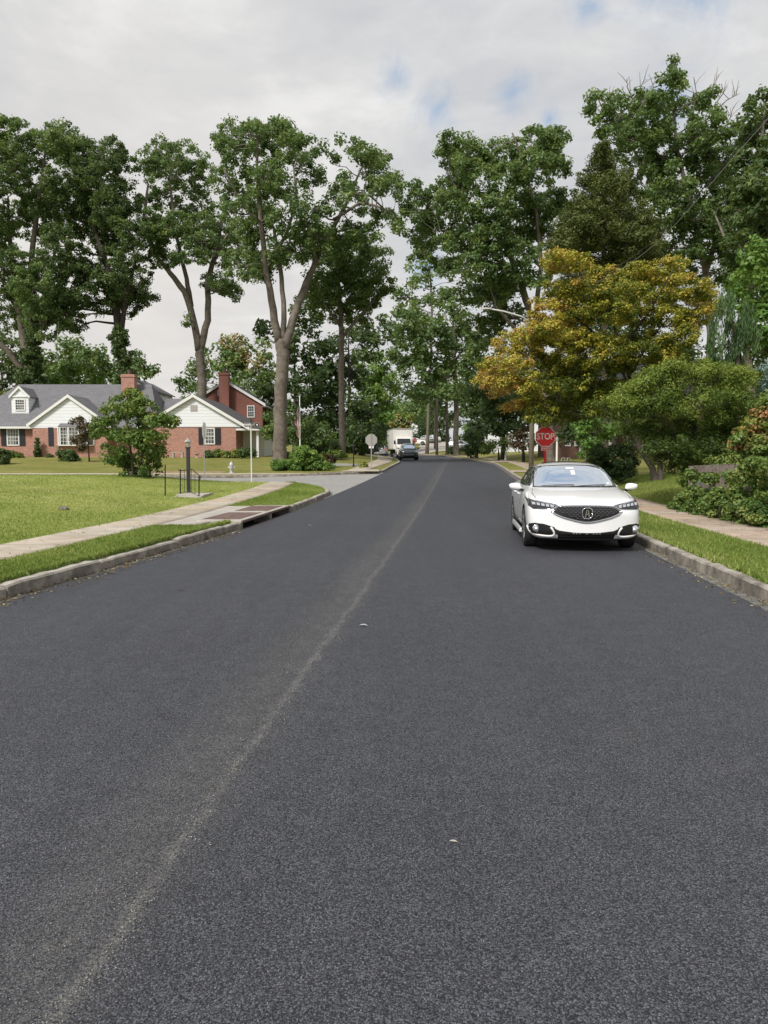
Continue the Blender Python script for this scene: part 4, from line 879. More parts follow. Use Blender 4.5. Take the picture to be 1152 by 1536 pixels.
for i, (u, v, ru, rv, Y, mt_, lab) in enumerate([(102,685,14,8,58,'dark','round dark azalea on the lawn below the bay window'),(74,686,5,4,63.5,'dark','tiny round shrub between cone arborvitae and azalea'),(20,684,16,4,63,'yew','low ground cover bed under the left window'),(-4,686,16,13,55,'dark','dark shrub cut by the left edge of the lawn'),
 (313,682,5,4,62.6,'dark','small clipped shrub under the shuttered window, left one'),(326,682,6,4.5,62.6,'yew','small clipped shrub under the shuttered window, right one'),(340,682,5,4,62.4,'rust','reddish shrub at the wall corner by the porch'),(352,681,7,5,62.2,'rust','yellowing shrub left of the porch post'),(370,680,12,6.5,62,'dark','wide shrub in front of the white porch door'),
 (435,683,10,3.5,58,'yew','lime green low perennials at the corner oak foot'),(505,681,16,3.5,60,'yew','lime green low perennials at the slim oak foot'),(497,689,9,4,52,'purple','reddish low plant right of the juniper mound'),(546,699,4,2,51.5,'rust','dry flower clump by the black lantern post'),
 (681,676,8,5,100,'dark','clipped box shrub left of the bend oak trunk'),(878,681,10,4,55,'bright','bright low shrubs before the right brick house'),(898,664,5,8,56,'dark','dark upright shrub at the right brick house wall'),(20,669,0.1,0.1,64,'dark',None)]):
    if lab is None: continue
    shrub('garden_shrub', lab, u, Y, [(u-ru*.35, v, ru*.7, rv), (u+ru*.35, v+.5, ru*.7, rv*.9), (u, v-rv*.3, ru*.6, rv*.8)], mt_, leaf=.09 if Y < 90 else .16, sub=.26 if Y < 90 else .45, seed=90+i, per=55)
shrub('clipped_hedge', 'black green block hedge behind the white car, right side', 918, 31,
 [(893,678,10,10,.1),(910,677,12,10,.1),(928,677,12,10,.1),(943,678,10,10,.1),(893,695,11,10,.05),(912,696,13,10,.05),(930,696,13,10,.05),(945,696,10,10,.05),(890,709,10,8,.05),(908,711,13,7,.05),(928,712,13,7,.05),(943,711,9,7,.05)], 'dark', leaf=.05, sub=.20, per=90, seed=120, depth=.35)
# vines over the old fence
VL = lambda ls, X0: [(u, v, ru, rv, t, (X0+(0 if X0 < 7.5 or v > 738 else .6 if v > 698 else 1.0))*FPX/(u-576)-16.5) for (u, v, ru, rv, t) in ls]
def vt(p, lt):
    return random.gauss(.45 if lt is None else lt, .17)
shrub('vine_bank', 'tangled green creeper bank smothering the old wooden fence by the right sidewalk', 1080, 16.5,
 VL([(1016,764,12,10,.4),(1034,768,16,11,.4),(1056,771,18,12,.45),(1080,776,18,12,.45),(1104,780,20,12,.45),(1130,784,20,12,.4),(1155,788,22,12,.4),(1026,750,12,13,.35),(1048,752,15,12,.35),(1072,755,18,12,.4),(1098,758,20,13,.45),(1125,762,22,16,.45),(1152,764,24,18,.4),
 (1030,726,10,14,.35),(1052,718,14,9,.3),(1075,720,14,9,.4),(1100,722,14,9,.35),(1132,738,16,16,.5),(1155,738,20,20,.5),(1136,715,14,16,.55),(1156,710,20,20,.55),(1052,690,16,7,.5),(1076,692,18,7,.6),(1100,690,18,9,.6),(1030,706,8,9,.3),(1126,690,16,14,.6),(1150,688,22,16,.65),(1175,730,26,50,.5),(1148,668,22,12,.7),(1120,676,12,8,.7),(1060,742,12,5,.4),(1092,744,14,5,.4),(1110,742,12,6,.5)], 7.55)+VL([(1036,714,5,7,.5),(1122,712,8,12,.6),(1108,735,8,6,.5),(1040,735,6,7,.4),(1128,700,10,8,.6),(1080,738,8,4,.5),(1062,718,4,3,.4),(1037,745,7,12,.4),(1085,752,7,12,.4),(1124,758,8,12,.5),(1100,712,8,5,.5),(1137,700,10,16,.6)], 7.42)+VL([(1040,688,14,8,.45),(1060,681,16,9,.5),(1084,678,18,10,.55),(1106,670,16,12,.65),(1126,660,14,14,.7),(1145,645,16,16,.75),(1100,684,18,8,.5),(1125,680,16,10,.6),(1150,672,18,14,.6)], 8.05),
 'vine', leaf=.042, sub=.16, per=70, seed=121, tint=vt, dens=1.9, fill=.2)
shrub('flowering_shrub', 'orange and yellow tinted bush rising over the fence at the right edge', 1140, 17.5,
 [(1125,655,12,9,.75),(1145,640,16,10,.95),(1152,660,20,12,.9),(1115,672,8,6,.6),(1160,630,14,14,.6),(1135,668,14,8,.5),(1165,615,10,14,.45),(1110,665,7,4,.9),(1118,648,10,8,.7),(1132,632,11,10,.8),(1145,618,12,10,.65),(1158,602,12,10,.5),(1108,656,6,5,.6),(1140,650,14,10,.9)],
 'rust', leaf=.045, sub=.18, per=70, seed=122, tint=vt, dens=1.1)
# ================================================================== HOUSES
def window(parent, x0, x1, z0, z1, y, nx=3, nz=4, shutters=True, name='window', sash=True):
    """front-facing (towards -y) window: frame, pane, muntins; optional black shutters"""
    mb = MB(); f = .09
    mb.box(x0-f, x0, y-.06, y+.05, z0-f, z1+f); mb.box(x1, x1+f, y-.06, y+.05, z0-f, z1+f)
    mb.box(x0, x1, y-.06, y+.05, z1, z1+f); mb.box(x0, x1, y-.08, y+.05, z0-f, z0)
    w = .028
    for i in range(1, nx): xx = x0+(x1-x0)*i/nx; mb.box(xx-w/2, xx+w/2, y-.03, y+.01, z0, z1)
    for i in range(1, nz):
        zz = z0+(z1-z0)*i/nz; ww = w*2 if sash and i*2 == nz else w
        mb.box(x0, x1, y-.034, y+.011, zz-ww/2, zz+ww/2)
    fr = mb.build(name, M['white'], parent)
    mb = MB(); mb.box(x0, x1, y-.005, y+.04, z0, z1); mb.build('pane', M['window'], fr)
    if shutters:
        sw = .46
        for a in (x0-f-sw-.02, x1+f+.02):
            mb = MB(); mb.box(a, a+sw, y-.06, y+.0, z0-f, z1+f)
            n = 14
            for i in range(n): zz = z0+(z1-z0)*(i+.5)/n; mb.box(a+.05, a+sw-.05, y-.075, y-.061, zz-.02, zz+.02)
            mb.build('shutter', M['shutter'], parent)
    return fr
def gable_roof(mb, x0, x1, y0, y1, ze, zr, th=.12, ov=.3):
    """ridge along y"""
    xm = (x0+x1)/2; sl = (zr-ze)/(xm-x0); zo = ze-sl*ov
    mb.prism([(x0-ov, zo), (xm, zr), (x1+ov, zo), (x1+ov, zo+th), (xm, zr+th), (x0-ov, zo+th)], y0, y1)
def rake(mb, x0, x1, y, ze, zr, ov=.3, w=.2, d=.06):
    xm = (x0+x1)/2; sl = (zr-ze)/(xm-x0); zo = ze-sl*ov
    mb.prism([(x0-ov, zo-w), (x0-ov, zo+.12), (xm, zr+.12), (xm, zr-w)], y-d, y)
    mb.prism([(xm, zr-w), (xm, zr+.12), (x1+ov, zo+.12), (x1+ov, zo-w)], y-d, y)
def chimney(parent, x, y, w, d, z0, z1, mat):
    mb = MB(); mb.box(x-w/2, x+w/2, y-d/2, y+d/2, z0, z1-.25)
    mb.box(x-w/2-.06, x+w/2+.06, y-d/2-.06, y+d/2+.06, z1-.25, z1-.1); mb.box(x-w/2-.02, x+w/2+.02, y-d/2-.02, y+d/2+.02, z1-.1, z1)
    c = mb.build('chimney', mat, parent)
    mb = MB(); mb.lathe([(.12, 0), (.12, .3), (.15, .32), (.15, .4)], (x, y, z1), 10); mb.build('flue', M['rusty'], c)
def UX(u, Y): return (u-576)*Y/FPX
def VZ(v, Y): return W(576, v, Y).z

def ranch_house():
    Y = 66.0; r = empty('brick_ranch_house', (UX(120, Y), Y, 1.4), 0, 'long brick ranch house with grey roofs and white gables behind the left lawn', 'house')
    o = Vector(r.location); T = Matrix.Translation(-o)
    def fin(mb, nm, mat, par=r, **k):
        mb.v = [tuple(Vector(v)-o) for v in mb.v]; return mb.build(nm, mat, par, **k)
    ze = VZ(640, Y); zr = VZ(577, 70.3); g0 = 1.0
    xl, xr = UX(-60, Y), UX(236, Y)
    mb = MB(); mb.box(xl, xr, Y, Y+8, g0, ze); wall = fin(mb, 'wall', M['brick'])
    # hipped main roof
    x0, x1 = xl-.4, xr+.4; y0, y1 = Y-.45, Y+8.4; rl = UX(36, 70.3); rr = UX(232, 70.3)
    z0 = ze-.02; mb = MB()
    mb.add([(x0, y0, z0), (x1, y0, z0), (x1, y1, z0), (x0, y1, z0), (rl, Y+4, zr), (rr, Y+4, zr), (x0, y0, z0-.14), (x1, y0, z0-.14), (x1, y1, z0-.14), (x0, y1, z0-.14)],
           [(0, 1, 5, 4), (1, 2, 5), (2, 3, 4, 5), (3, 0, 4), (6, 9, 8, 7), (0, 6, 7, 1), (1, 7, 8, 2), (2, 8, 9, 3), (3, 9, 6, 0)])
    roof = fin(mb, 'roof', M['roof'])
    mb = MB(); mb.box(x0, UX(48, Y), y0-.11, y0-.003, z0-.16, z0-.02); mb.box(x0, UX(60, Y), y0-.12, y0-.11, z0-.16, z0+.01); fin(mb, 'gutter', M['white'])
    # front gable wing 1 (white siding over brick)
    ya = 64.4; gx0, gx1 = UX(47, ya), UX(167, ya); ga = VZ(594, ya); gz = VZ(637, ya)
    mb = MB(); mb.box(gx0+.25, gx1-.25, ya, Y+.1, g0, gz-.28); fin(mb, 'wing_wall', M['brick'])
    xm = (gx0+gx1)/2
    mb = MB(); mb.prism([(gx0+.05, gz-.278), (gx1-.05, gz-.278), (gx1-.05, gz-.1), (xm, ga-.02), (gx0+.05, gz-.1)], ya-.03, ya+.3); fin(mb, 'gable_siding', M['siding'])
    mb = MB(); gable_roof(mb, gx0, gx1, ya-.2, Y+3.2, gz, ga, ov=.15); fin(mb, 'gable_roof', M['roof'])
    mb = MB(); rake(mb, gx0, gx1, ya-.2, gz, ga, ov=.15, w=.14); fin(mb, 'rake_board', M['white'])
    # bay window
    bx0, bx1 = UX(85, ya-.6), UX(139, ya-.6); bz0, bz1 = VZ(667, ya-.6), VZ(641.5, ya-.6)
    mb = MB(); mb.prism([(bx0, ya-.01), (bx0+.35, ya-.55), (bx1-.35, ya-.55), (bx1, ya-.01)], bz0-.09, bz0, 'xy'); mb.prism([(bx0, ya-.01), (bx0+.35, ya-.55), (bx1-.35, ya-.55), (bx1, ya-.01)], bz1, bz1+.1, 'xy')
    for xx, yy in ((bx0+.02, ya-.05), (bx0+.37, ya-.52), (bx1-.37, ya-.52), (bx1-.02, ya-.05), (bx0+1.05, ya-.54), (bx1-1.05, ya-.54)): mb.box(xx-.05, xx+.05, yy-.03, yy+.05, bz0, bz1)
    n = 9
    for i in range(1, n):
        xx = bx0+.4+(bx1-bx0-.8)*i/n; mb.box(xx-.014, xx+.014, ya-.545, ya-.52, bz0, bz1)
    for i in range(1, 5):
        zz = bz0+(bz1-bz0)*i/5; mb.box(bx0+.4, bx1-.4, ya-.546, ya-.519, zz-.014, zz+.014)
    for s_ in (-1, 1):
        xx = xm+s_*1.0; mb.prism([(ya-.45, bz0-.09), (ya, bz0-.09), (ya, bz0-.55), (ya-.1, bz0-.5)], xx-.07, xx+.07, 'yz')
    bay = fin(mb, 'bay_window', M['white'])
    mb = MB(); mb.prism([(bx0+.05, ya-.02), (bx0+.37, ya-.5), (bx1-.37, ya-.5), (bx1-.05, ya-.02)], bz0+.002, bz1-.002, 'xy'); fin(mb, 'pane', M['window'], bay)
    mb = MB(); mb.add([(bx0-.05, ya-.02, bz1+.1), (bx0+.33, ya-.62, bz1+.1), (bx1-.33, ya-.62, bz1+.1), (bx1+.05, ya-.02, bz1+.1), (bx0+.2, ya-.02, bz1+.38), (bx1-.2, ya-.02, bz1+.38)], [(0, 1, 4), (1, 2, 5, 4), (2, 3, 5), (0, 3, 2, 1), (0, 4, 5, 3)]); fin(mb, 'bay_roof', M['roof'])
    mb = MB(); mb.box(UX(75, ya), UX(82.5, ya), ya-.05, ya-.003, bz0-.1, bz1+.05); fin(mb, 'shutter', M['shutter'])
    # left window
    def win(x0, x1, z0, z1, y, **k):
        f = window(r, x0-o.x, x1-o.x, z0-o.z, z1-o.z, y-o.y, **k); return f
    win(UX(14.5, Y), UX(30, Y), VZ(667, Y), VZ(644, Y), Y, nx=4, nz=4)
    # dormer
    yd = Y+.9; dx0, dx1 = UX(21.5, yd), UX(47, yd); dz0, dz1, dzr = VZ(617, yd), VZ(594, yd), VZ(581, yd)
    mb = MB(); mb.box(dx0, dx1, yd, yd+3.0, dz0-.3, dz1); mb.prism([(dx0-.1, dz1), (dx1+.1, dz1), ((dx0+dx1)/2, dzr)], yd-.03, yd+.25); fin(mb, 'dormer', M['siding'])
    mb = MB(); gable_roof(mb, dx0, dx1, yd-.12, yd+3.6, dz1+.02, dzr, th=.08, ov=.15); fin(mb, 'dormer_roof', M['roof'])
    mb = MB(); rake(mb, dx0, dx1, yd-.12, dz1+.02, dzr, ov=.15, w=.1); mb.box(dx0-.18, dx1+.18, yd-.1, yd-.035, dz1-.1, dz1+.02); fin(mb, 'dormer_trim', M['white'])
    win(UX(28, yd), UX(40.5, yd), VZ(614.5, yd), VZ(600, yd), yd-.002, nx=4, nz=4, shutters=False)
    # chimney
    chimney(r, UX(197.5, 69)-o.x, 69-o.y, 1.15, .8, ze-o.z, VZ(562, 69)-o.z, M['brick'])
    # link block with low roof
    lx0, lx1 = xr-.2, UX(300, 69); mb = MB(); mb.box(lx0, lx1, 68, 74, g0, VZ(641, 68)); fin(mb, 'link_wall', M['brick'])
    zl = VZ(598, 71); zle = VZ(641, 68)
    mb = MB(); mb.prism([(67.6, zle-.1), (71, zl), (74.6, zle-.1), (74.6, zle-.25), (67.6, zle-.25)], lx0-.3, lx1+.3, 'yz'); fin(mb, 'link_roof', M['roof'])
    # right gable wing
    yb = 64.0; wx0, wx1 = UX(232, yb), UX(355, yb); wz = VZ(640.5, yb); wa = VZ(594, yb); am = UX(293, yb)
    mb = MB(); mb.box(wx0, wx1, yb, yb+11, g0, wz); fin(mb, 'wing_wall', M['brick'])
    hw = UX(372, yb)-am
    mb = MB(); mb.prism([(am-hw, wz+.002), (wx1+.05, wz+.002), (wx1+.9, wz-.12), (am+hw, wz-.02), (am, wa)], yb-.06, yb+.3); fin(mb, 'gable_siding', M['siding'])
    mb = MB(); gable_roof(mb, am-hw, am+hw, yb-.3, yb+11.5, wz-.02, wa+.02, ov=.25); fin(mb, 'gable_roof', M['roof2'])
    mb = MB(); rake(mb, am-hw, am+hw, yb-.3, wz-.02, wa+.02, ov=.25, w=.14); fin(mb, 'rake_board', M['white'])
    mb = MB(); vx = am; mb.box(vx-.28, vx+.28, yb-.10, yb-.063, wa-1.25, wa-.75)
    fin(mb, 'vent', M['sign_back'])
    win(UX(309.5, yb), UX(322, yb), VZ(665, yb), VZ(643.5, yb), yb, nx=3, nz=4)
    # porch under the eave, right of the wing
    px0 = wx1; px1 = UX(397, 67)
    mb = MB(); mb.box(px0+.01, px1, 67.0, 72, g0, wz-.05); fin(mb, 'porch_wall', M['white'])
    mb = MB(); mb.box(UX(352, 64.2), UX(354.5, 64.2), 64.1, 64.2, g0, wz-.15); fin(mb, 'porch_post', M['white']); mb = MB(); mb.box(UX(385.5, 64.4), UX(389, 64.4), 64.3, 64.48, g0, wz-.3); fin(mb, 'porch_post', M['white'])
    mb = MB(); mb.box(px0, UX(398, 64.2), 64.0, 72, wz-.28, wz-.12); fin(mb, 'porch_ceiling', M['white'])
    mb = MB(); mb.box(px0+.5, px0+1.9, 66.95, 66.997, 1.4, 3.6)
    for i in range(4): mb.box(px0+.6+i*.32, px0+.84+i*.32, 66.93, 66.949, 1.6, 3.0)
    fin(mb, 'garage_door', M['white'])
    mb = MB(); mb.box(px0+.2, UX(402, 64.6), 63.9, 64.0, wz-.28, wz-.12); fin(mb, 'fascia', M['white'])
    mb = MB()
    mb.add([(px0+.4, 63.9, wz+.05), (UX(403, 64), 63.9, wz-.14), (UX(403, 64), 74, wz-.14), (px0+.4, 74, wz+.05), (px0+.4, 63.9, wz-.1), (UX(403, 64), 63.9, wz-.2), (UX(403, 64), 74, wz-.2), (px0+.4, 74, wz-.1)], [(0, 1, 2, 3), (4, 7, 6, 5), (0, 4, 5, 1), (1, 5, 6, 2), (2, 6, 7, 3), (3, 7, 4, 0)]); fin(mb, 'porch_roof', M['roof2'])
ranch_house()
def two_storey():
    Y = 80.0; r = empty('brick_two_storey_house', (UX(350, Y), Y+4, 1.6), 0, 'dark red brick two storey house with white rakes behind the ranch house', 'house')
    o = Vector(r.location)
    def fin(mb, nm, mat, par=r, **k):
        mb.v = [tuple(Vector(v)-o) for v in mb.v]; return mb.build(nm, mat, par, **k)
    am = UX(341, Y); hw = 3.75; za = VZ(572, Y); ze = VZ(605, Y)
    mb = MB(); mb.prism([(am-hw, 1.2), (am+hw, 1.2), (am+hw, ze), (am, za), (am-hw, ze)], Y, Y+9); fin(mb, 'wall', M['brick2'])
    mb = MB(); gable_roof(mb, am-hw, am+hw, Y-.2, Y+9.3, ze+.03, za+.03, ov=.35); fin(mb, 'roof', M['roof2'])
    mb = MB(); rake(mb, am-hw, am+hw, Y-.2, ze+.03, za+.03, ov=.35, w=.16); mb.box(am+hw+.003, am+hw+.4, Y, Y+9.2, ze-.36, ze-.2); mb.box(am+hw+.003, am+hw+.09, Y+2.9, Y+3.0, 1.8, ze-.36); fin(mb, 'rake_board', M['white'])
    f = window(r, UX(373.5, Y)-o.x, UX(382, Y)-o.x, VZ(625, Y)-o.z, VZ(609.5, Y)-o.z, -4.0, nx=3, nz=4, shutters=False)
    window(r, UX(330, Y)-o.x, UX(333, Y)-o.x, VZ(592, Y)-o.z, VZ(586, Y)-o.z, -4.0, nx=1, nz=1, shutters=False)
    chimney(r, UX(339, Y-.4)-o.x, -4.42, 1.0, .8, -.4, VZ(560, Y)-o.z, M['brick2'])
two_storey()
def right_house():
    Y = 60.0; r = empty('brick_colonial_house', (19.5, Y+4, 1.5), 0, 'brick house with white corner pilasters half hidden behind the golden maple', 'house')
    o = Vector(r.location)
    def fin(mb, nm, mat, par=r, **k):
        mb.v = [tuple(Vector(v)-o) for v in mb.v]; return mb.build(nm, mat, par, **k)
    mb = MB(); mb.box(13.8, 27, Y, Y+9, .8, 6.6); fin(mb, 'wall', mat_brick('shaded_brick', ((.17, .075, .05), (.12, .05, .038), (.22, .11, .08)), (.2, .16, .14)))  # brick colours darkened, the shade on this house is painted in
    mb = MB(); mb.prism([(Y-.4, 6.6), (Y+4.5, 9.6), (Y+9.4, 6.6), (Y+9.4, 6.45), (Y-.4, 6.45)], 13.4, 27.4, 'yz'); fin(mb, 'roof', M['roof2'])
    for x in (UX(870.5, Y), UX(905, Y)):
        mb = MB(); mb.box(x-.16, x+.16, Y-.14, Y-.003, 1.1, 4.0); mb.box(x-.2, x+.2, Y-.18, Y-.003, 4.0, 4.15); fin(mb, 'pilaster', M['white'])
    mb = MB(); mb.box(UX(868, Y), UX(908, Y), Y-.2, Y-.003, 4.15, 4.4); fin(mb, 'lintel', M['white'])
    mb = MB(); mb.box(UX(880, Y), UX(896, Y), Y-.05, Y-.003, 1.3, 3.5); d = fin(mb, 'door', M['shutter'])
    for a, b in ((848, 853), (862, 866), (915, 922), (940, 950)):
        window(r, UX(a, Y)-o.x, UX(b, Y)-o.x, 2.4-o.z, 3.8-o.z, Y-o.y, nx=2, nz=4, shutters=False)
    mb = MB(); mb.box(UX(910, Y), UX(916, Y), Y-.3, Y-.003, 1.2, 5.0); fin(mb, 'downpipe', M['white'])
right_house()
def far_house(u, Y, w, label, mat, h=3.0, rd=2.2, name='far_house'):
    x = UX(u, Y); z = G(x, Y)-.2; r = empty(name, (x, Y, z), 0, label, 'house')
    mb = MB(); mb.prism([(-w/2, 0), (w/2, 0), (w/2, h), (0, h+rd), (-w/2, h)], 0, 7); mb.build('wall', mat, r)
    mb = MB(); gable_roof(mb, -w/2, w/2, -.2, 7.3, h+.03, h+rd+.03); mb.build('roof', M['roof'], r)
    window(r, -w*.3, -w*.1, 1.2, 2.4, 0, nx=2, nz=2, shutters=False); window(r, w*.1, w*.3, 1.2, 2.4, 0, nx=2, nz=2, shutters=False)
far_house(505, 104, 6, 'pale grey house glimpsed behind the slim oak trunk', M['siding'])
far_house(775, 92, 7, 'white house glimpsed left of the utility pole behind the trees', M['siding'])
far_house(600, 215, 12, 'white house far up the road in the gap above the truck', M['siding'], 4, 3)
far_house(206, 92, 5, 'white gable peeking out behind the brick chimney', M['siding'], VZ(585, 92)-G(UX(206, 92), 92), 1.4)

# ================================================================== STREET FURNITURE
def octagon(R, rot=math.pi/8): return [(R*math.cos(rot+i*math.pi/4), R*math.sin(rot+i*math.pi/4)) for i in range(8)]
def stop_sign(u, Y, rz, label, front=True, zc=None, post='steel', plaque=True, plate=.76, x=None):
    x = UX(u, Y) if x is None else x; z = G(x, Y); r = empty('stop_sign', (x, Y, z), rz, label, 'stop sign')
    h = zc-z; R = plate/2/math.cos(math.pi/8)
    mb = MB()
    if post == 'red_post': mb.box(-.035, .035, .012, .05, -.2, h-.2); mb.box(-.045, .045, -.001, .012, 0, h-R*.92-.18)
    else: mb.box(-.03, .03, .012, .045, -.2, h+.42)
    mb.build('post', M[post], r)
    mb = MB(); mb.prism([(a, b+h) for a, b in octagon(R)], 0, .006); mb.build('sign_back', M['sign_back'], r)
    mb = MB(); mb.prism([(a, b+h) for a, b in octagon(R)], -.004, 0); pl = mb.build('border', M['sign_white'], r)
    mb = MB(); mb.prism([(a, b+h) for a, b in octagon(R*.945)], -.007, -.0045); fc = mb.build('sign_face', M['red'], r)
    text_mesh('STOP', plate*.46, M['sign_white'], 'lettering', fc, (0, -.009, h), (math.pi/2, 0, 0), .001, .80, .006)
    if plaque:
        pz = h-R*.93-.085
        mb = MB(); mb.box(-.16, .16, -.003, .004, pz-.075, pz+.075); pq = mb.build('plaque', M['sign_white'], r)
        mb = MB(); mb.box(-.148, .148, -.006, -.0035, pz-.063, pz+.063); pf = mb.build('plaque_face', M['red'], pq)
        text_mesh('3-WAY', .105, M['sign_white'], 'lettering', pf, (0, -.008, pz), (math.pi/2, 0, 0), .001, .85, .003)
    return r
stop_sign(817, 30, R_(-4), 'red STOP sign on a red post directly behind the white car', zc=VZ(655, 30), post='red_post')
stop_sign(622, 128, 0, 'small distant red STOP sign beyond the box truck', zc=VZ(660.5, 128), plaque=False, plate=.8)
stop_sign(557, 50.5, math.pi+R_(4), 'grey back of a stop sign on the far left corner by the sidewalk', zc=VZ(660, 50.5))
s3 = stop_sign(308, 36.4, R_(119), 'stop sign seen almost edge on in front of the shuttered window', zc=VZ(652.5, 36.4), x=UX(308, 36.4)+.0)
s3.location.z = float(RD(UX(308, 36.4), 34))+.2
def name_sign():
    Y = 33.8; x = UX(377.5, Y); z = G(x, Y); r = empty('street_name_sign', (x, Y, z), R_(3), 'tall thin white post with grey street name blades on top', 'street sign')
    h = VZ(641, Y)-z
    mb = MB(); mb.tube([(0, 0, -.2), (0, 0, h)], .03, 10); mb.build('post', simple('white_post', (.70, .70, .68), .5), r)
    mb = MB(); mb.box(-.28, .36, -.012, .012, h+.03, h+.19); bl = mb.build('blade', M['sign_dark'], r)
    mb = MB(); mb.box(-.29, .37, -.008, .008, h+.018, h+.202); mb.build('border', M['sign_back'], bl)
    text_mesh('HARROW', .12, M['sign_white'], 'lettering', bl, (-.06, -.014, h+.11), (math.pi/2, 0, 0), .001, .8, .003)
    mb = MB(); mb.box(.19, .35, -.016, -.0125, h+.045, h+.175); mb.build('emblem_field', M['black_plastic'], bl)
    mb = MB(); mb.prism([(.27+.04*math.cos(a*math.pi/4), h+.11+.035*math.sin(a*math.pi/4)) for a in range(8)], -.019, -.0165); mb.build('emblem', M['sign_white'], bl)
    mb = MB(); mb.box(-.012, .012, -.3, .3, h+.2, h+.35); b2 = mb.build('blade', M['sign_dark'], r); b2.rotation_euler = (0, 0, R_(-6))
    mb = MB(); mb.lathe([(.04, -.02), (.04, .02)], (0, 0, h+.01), 10); mb.build('bracket', M['steel'], r)
name_sign()
def utility_pole(u, Y, vtop, label, r0=.17, lamp=True, name='utility_pole'):
    x = UX(u, Y); z = G(x, Y); h = VZ(vtop, Y)-z; r = empty(name, (x, Y, z), 0, label, 'utility pole')
    mb = MB(); mb.tube([(0, 0, -.3), (0, 0, h*.5), (0, 0, h)], [r0, r0*.85, r0*.68], 14); mb.build('pole', M['pole_wood'], r, smooth=True)
    if lamp:
        mb = MB(); mb.tube([(0, 0, h-1.3), (0, 0, h+.03)], [r0*.68+.028, r0*.68+.022], 14); mb.build('pole_top_sleeve', simple('pale_sleeve', (.60, .58, .52), .7), r)
        ax = UX(722, Y)-x; az = VZ(466, Y)-z; a0 = VZ(476, Y)-z
        mb = MB(); mb.tube([(-.1, -.05, a0-.35), (ax*.25, -.3, a0-.0), (ax*.6, -.5, a0+.28), (ax*.85, -.6, az-.02), (ax*.9, -.6, az)], .05, 8); arm = mb.build('lamp_arm', M['white'], r, smooth=True)
        mb = MB(); c = (ax*.96, -.62, az)
        vs = []
        for i, (t, wv, hv) in enumerate(((-.42, .05, .03), (-.3, .13, .05), (0, .15, .075), (.25, .13, .07), (.36, .05, .04))):
            for k in range(8):
                a = 2*math.pi*k/8; vs.append((c[0]+t, c[1]+wv*math.cos(a), c[2]+hv*math.sin(a)*(1 if math.sin(a) > 0 else .5)))
        fs = [(i*8+k, i*8+(k+1)%8, (i+1)*8+(k+1)%8, (i+1)*8+k) for i in range(4) for k in range(8)]+[tuple(range(8)), tuple(32+k for k in range(7, -1, -1))]
        mb.add(vs, fs); hd = mb.build('lamp_head', M['white'], r, smooth=True)
        mb = MB(); mb.lathe([(.035, 0), (.035, .06), (.02, .08)], (c[0], c[1], c[2]+.06), 8); mb.build('photocell', M['black_plastic'], hd)
    return r
utility_pole(796.5, 50, 448, 'tall wooden utility pole with street lamp arm rising through the golden maple')
utility_pole(655, 102, 590, 'plain brown utility pole at the road bend left of the oak trunks', .2, False)
# power lines from the pole to one behind the viewer
def wires():
    a0 = Vector((UX(796.5, 50), 49.9, VZ(458, 50)))
    for i, (dz, lab) in enumerate(((0, 'upper black power line climbing to the top right corner'), (-.22, 'thin grey service cable just under the black power line'))):
        pts = []
        mid = [(a0+Vector((0, 0, dz)), 0)]
        c = [a0+Vector((0, 0, dz)), W(935, 395, 27)+Vector((.0, 0, dz*.7)), W(1152, 172, 15.5)+Vector((0, 0, dz*.35)), W(1900, -500, 9)+Vector((0, 0, dz*.2))]
        c[3] = c[2]+(c[2]-c[1])*1.6+Vector((0, 0, 1.0))
        for j in range(3):
            for s_ in range(10):
                t = s_/10; p0 = c[max(0, j-1)]; p1 = c[j]; p2 = c[j+1]; p3 = c[min(3, j+2)]
                pts.append(.5*((2*p1)+(p2-p0)*t+(2*p0-5*p1+4*p2-p3)*t*t+(3*p1-p0-3*p2+p3)*t**3))
        pts.append(c[3]); mb = MB(); mb.tube(pts, .016 if i == 0 else .009, 6)
        tag(mb.build('power_line', M['black_plastic'] if i == 0 else M['steel']), lab, 'cable')
wires()
def lamp_post():
    Y = 26.0; x = UX(283, Y); z = G(x, Y); r = empty('lamp_post', (x, Y, z), 0, 'dark square lamp post with a small glass lantern inside the iron railing', 'lamp post')
    h = VZ(658, Y)-z
    mb = MB(); mb.box(-.055, .055, -.055, .055, -.1, h-.30); mb.box(-.075, .075, -.075, .075, h-.32, h-.28); mb.build('post', simple('dark_post', (.035, .035, .042), .5, .2), r, bevel=.006)
    mb = MB()
    for sx in (-1, 1):
        for sy in (-1, 1): mb.tube([(sx*.05, sy*.05, h-.28), (sx*.085, sy*.085, h-.10)], .009, 5)
    mb.lathe([(.13, h-.10), (.11, h-.07), (.04, h-.02), (.02, h+.01), (.02, h+.05), (.0, h+.06)], (0, 0, 0), 8); mb.lathe([(.06, h-.29), (.07, h-.27)], (0, 0, 0), 8)
    ln = mb.build('lantern', M['steel'], r)
    mb = MB(); mb.lathe([(.045, h-.27), (.075, h-.11)], (0, 0, 0), 8); mb.build('lantern_glass', simple('lantern_glass', (.42, .40, .30), .1), ln)
lamp_post()
